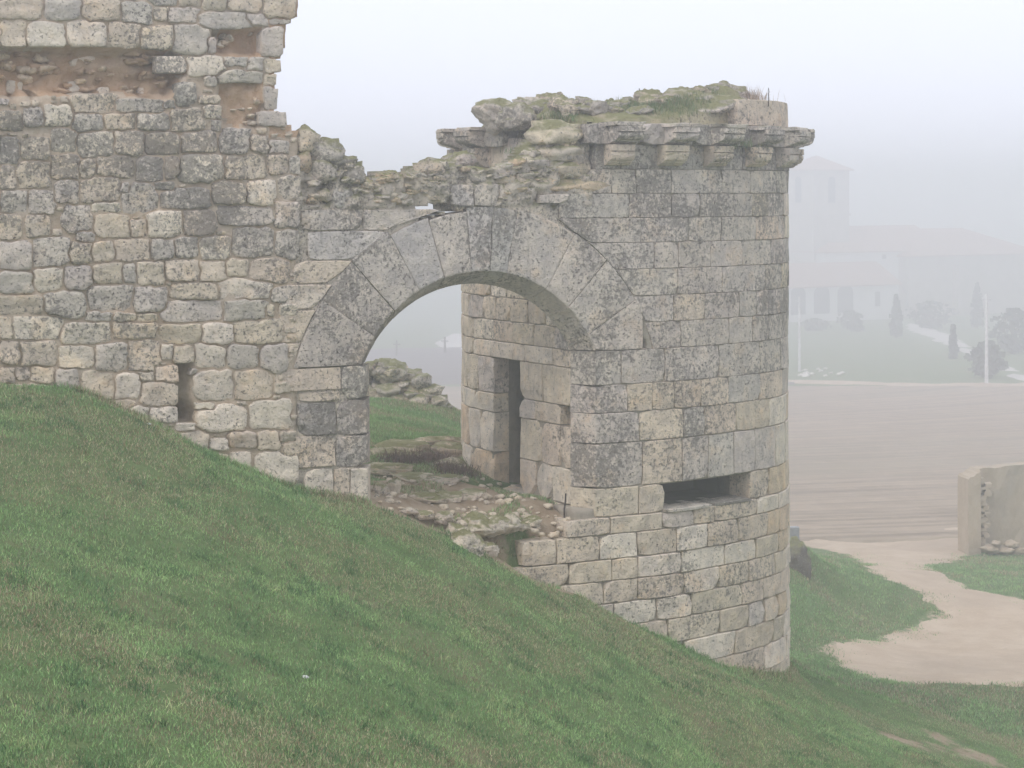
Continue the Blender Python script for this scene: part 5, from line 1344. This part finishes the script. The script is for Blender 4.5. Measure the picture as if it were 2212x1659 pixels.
tufts(xx[k2_ == 3], yy[k2_ == 3], 40, .10, .05, .008, 'dead_grass', 'brown dead grass patches on the mound', 0, None, (.24, .175, .105))
tufts(xx[k2_ == 4], yy[k2_ == 4], 40, .06, .085, .006, 'pale_grass', 'pale yellow green grass stalks on the mound', 0, None, (.34, .39, .18))
ws1 = np.concatenate([rng.uniform(-6.8, S_JL, 220), rng.uniform(-0.9, S_RIGHT+.3, 150)]); wfx, wfy = [], []
for ss_ in ws1:
    pth = WALL if ss_ < -0.45 else TOW; q_ = pth.at(ss_, 0, abs(random.gauss(0.04, .06))); wfx.append(q_.x); wfy.append(q_.y)
tufts(np.array(wfx), np.array(wfy), 34, .05, .095, .007, 'weeds', 'longer grass and weeds along the foot of wall and tower', 0.1)
# lawn beyond the arch and bank beside the path
N = 90000; Yg = rng.uniform(25.5, 36.5, N); Xg = (rng.uniform(640, 1010, N)-CX)/FPX*Yg
ok = rng.random(N) < np.clip(1.1-dirt_f(Xg, Yg)*1.7, .02, 1)
Xg, Yg = Xg[ok], Yg[ok]; Zg = H(Xg, Yg)
blades('lawn_grass', Xg, Yg, Zg, 0.05, 0.008, grass_tints(Xg, Yg, -.12), 'bluish green lawn on the terrace beyond the arch')
N = 130000; Yg = rng.uniform(30, 57, N); Xg = (rng.uniform(1660, 2300, N)-CX)/FPX*Yg
pp = poly_in([(p[0], p[1]) for p in hits(path_px)])
keep = path_dist(Xg, Yg)+0.5*(fb(Xg, Yg, 1.6, 77)-.5)*4+rng.normal(0, .28, N) > -0.05
Xg, Yg = Xg[keep], Yg[keep]; Zg = H(Xg, Yg)
blades('bank_grass', Xg, Yg, Zg, 0.07, 0.014, grass_tints(Xg, Yg, 0.05), 'rough grass on the bank between tower and sandy track')
N = 60000; Xg = rng.uniform(-2.0, 1.2, N); Yg = rng.uniform(23.0, 27.3, N); oW = (Xg-A.x)*math.sin(ANG)-(Yg-A.y)*math.cos(ANG)
ok = (oW < -.12) & (fb(Xg, Yg, 1.9, 91)+.10*np.exp(-((Xg+.05)/.5)**2-((Yg-24.3)/.4)**2)+.06*(Yg > 25.8) > .55); Xg, Yg = Xg[ok], Yg[ok]
ii_ = np.clip(np.round((Xg+2.1)/(3.4/85)).astype(int), 0, 85); jj_ = np.clip(np.round((Yg-22.8)/(4.6/115)).astype(int), 0, 115); Zg = np.maximum(fz[jj_, ii_], H(Xg, Yg))
blades('passage_grass', Xg, Yg, Zg, .05, .007, grass_tints(Xg, Yg, .1), 'patchy grass on the earth floor of the gateway')
# heather-brown scrub and tower-top weeds
cx_ = []; cy_ = []
for x, y, D in [(920, 985, 27.9), (950, 992, 27.7), (895, 1000, 27.5), (985, 1040, 26.8), (975, 1020, 27.2), (860, 1002, 27.4)]:
    c = px(x, y, D); cx_.append(c.x); cy_.append(c.y)
tufts(np.array(cx_), np.array(cy_), 500, .14, .16, .008, 'heather_scrub', 'brown heathery scrub on the ledge beside the tower', 0, None, (.15, .095, .075))
tops = [(1340, 250, 26.4), (1380, 255, 26.2), (1260, 262, 26.4), (1200, 262, 26.0), (1230, 240, 27.2), (1450, 262, 26.3), (1300, 255, 26.4), (1410, 250, 26.6), (1180, 285, 25.7), (1560, 262, 26.5)]
X = np.concatenate([rng.normal(px(*t).x, .20, 1400) for t in tops]); Y = np.concatenate([rng.normal(t[2]-.1, .16, 1400) for t in tops])
def topz(X, Y): return np.array([TOPV[np.argmin((TOPV[:, 0]-x)**2+(TOPV[:, 1]-y)**2), 2]-.01 for x, y in zip(X, Y)])
blades('tower_grass', X, Y, topz(X, Y), .10, .007, np.where((rng.random(len(X)) < .7)[:, None], np.array([[.13, .19, .08]]), np.array([[.25, .22, .12]]))*rng.uniform(.7, 1.3, (len(X), 1)), 'green grass growing along the ruined tower top')
c = px(1610, 208, 27.5); X = rng.normal(c.x, .16, 500); Y = rng.normal(27.5, .12, 500)
blades('dry_grass', X, Y, np.full(500, c.z-.06), .20, .006, np.array([[.34, .25, .18]])*rng.uniform(.7, 1.3, (500, 1)), 'dry pinkish grass tuft behind the squared parapet stone', .7)

# bits of litter on the turf
for x, y, lb in [(660, 1470, 'crumpled whitish scrap lying in the lower mound grass'), (322, 925, 'tiny white scrap on the turf below the rubble wall'), (2014, 1789//1.0-288, 'white stone on the turf ridge below the sandy track')]:
    c = ghit(x, y, 10, 60); rock('scrap' if 'scrap' in lb else 'stone', (c.x, c.y, c.z+.025), (.05, .04, .03), lb, 'litter' if 'scrap' in lb else 'stone', None, 'rubble', (.75, .75, .74, 0), sub=2)

# ------------------------------------------------------------------ fog
m = bpy.data.materials.new('haze'); m.use_nodes = True; nt = m.node_tree
for n in list(nt.nodes): nt.nodes.remove(n)
out = nt.nodes.new('ShaderNodeOutputMaterial'); pv = nt.nodes.new('ShaderNodeVolumePrincipled')
pv.inputs['Color'].default_value = (0.985, 0.985, 1.0, 1); pv.inputs['Density'].default_value = 0.0071; pv.inputs['Anisotropy'].default_value = 0.64
nt.links.new(pv.outputs[0], out.inputs['Volume'])
hb = MB(); hb.box(-1200, 1200, -90, 1300, -21.0, 6.6); hz_o = hb.build('haze', m); tag(hz_o, 'pale even morning fog filling the valley', None, None, 'stuff')
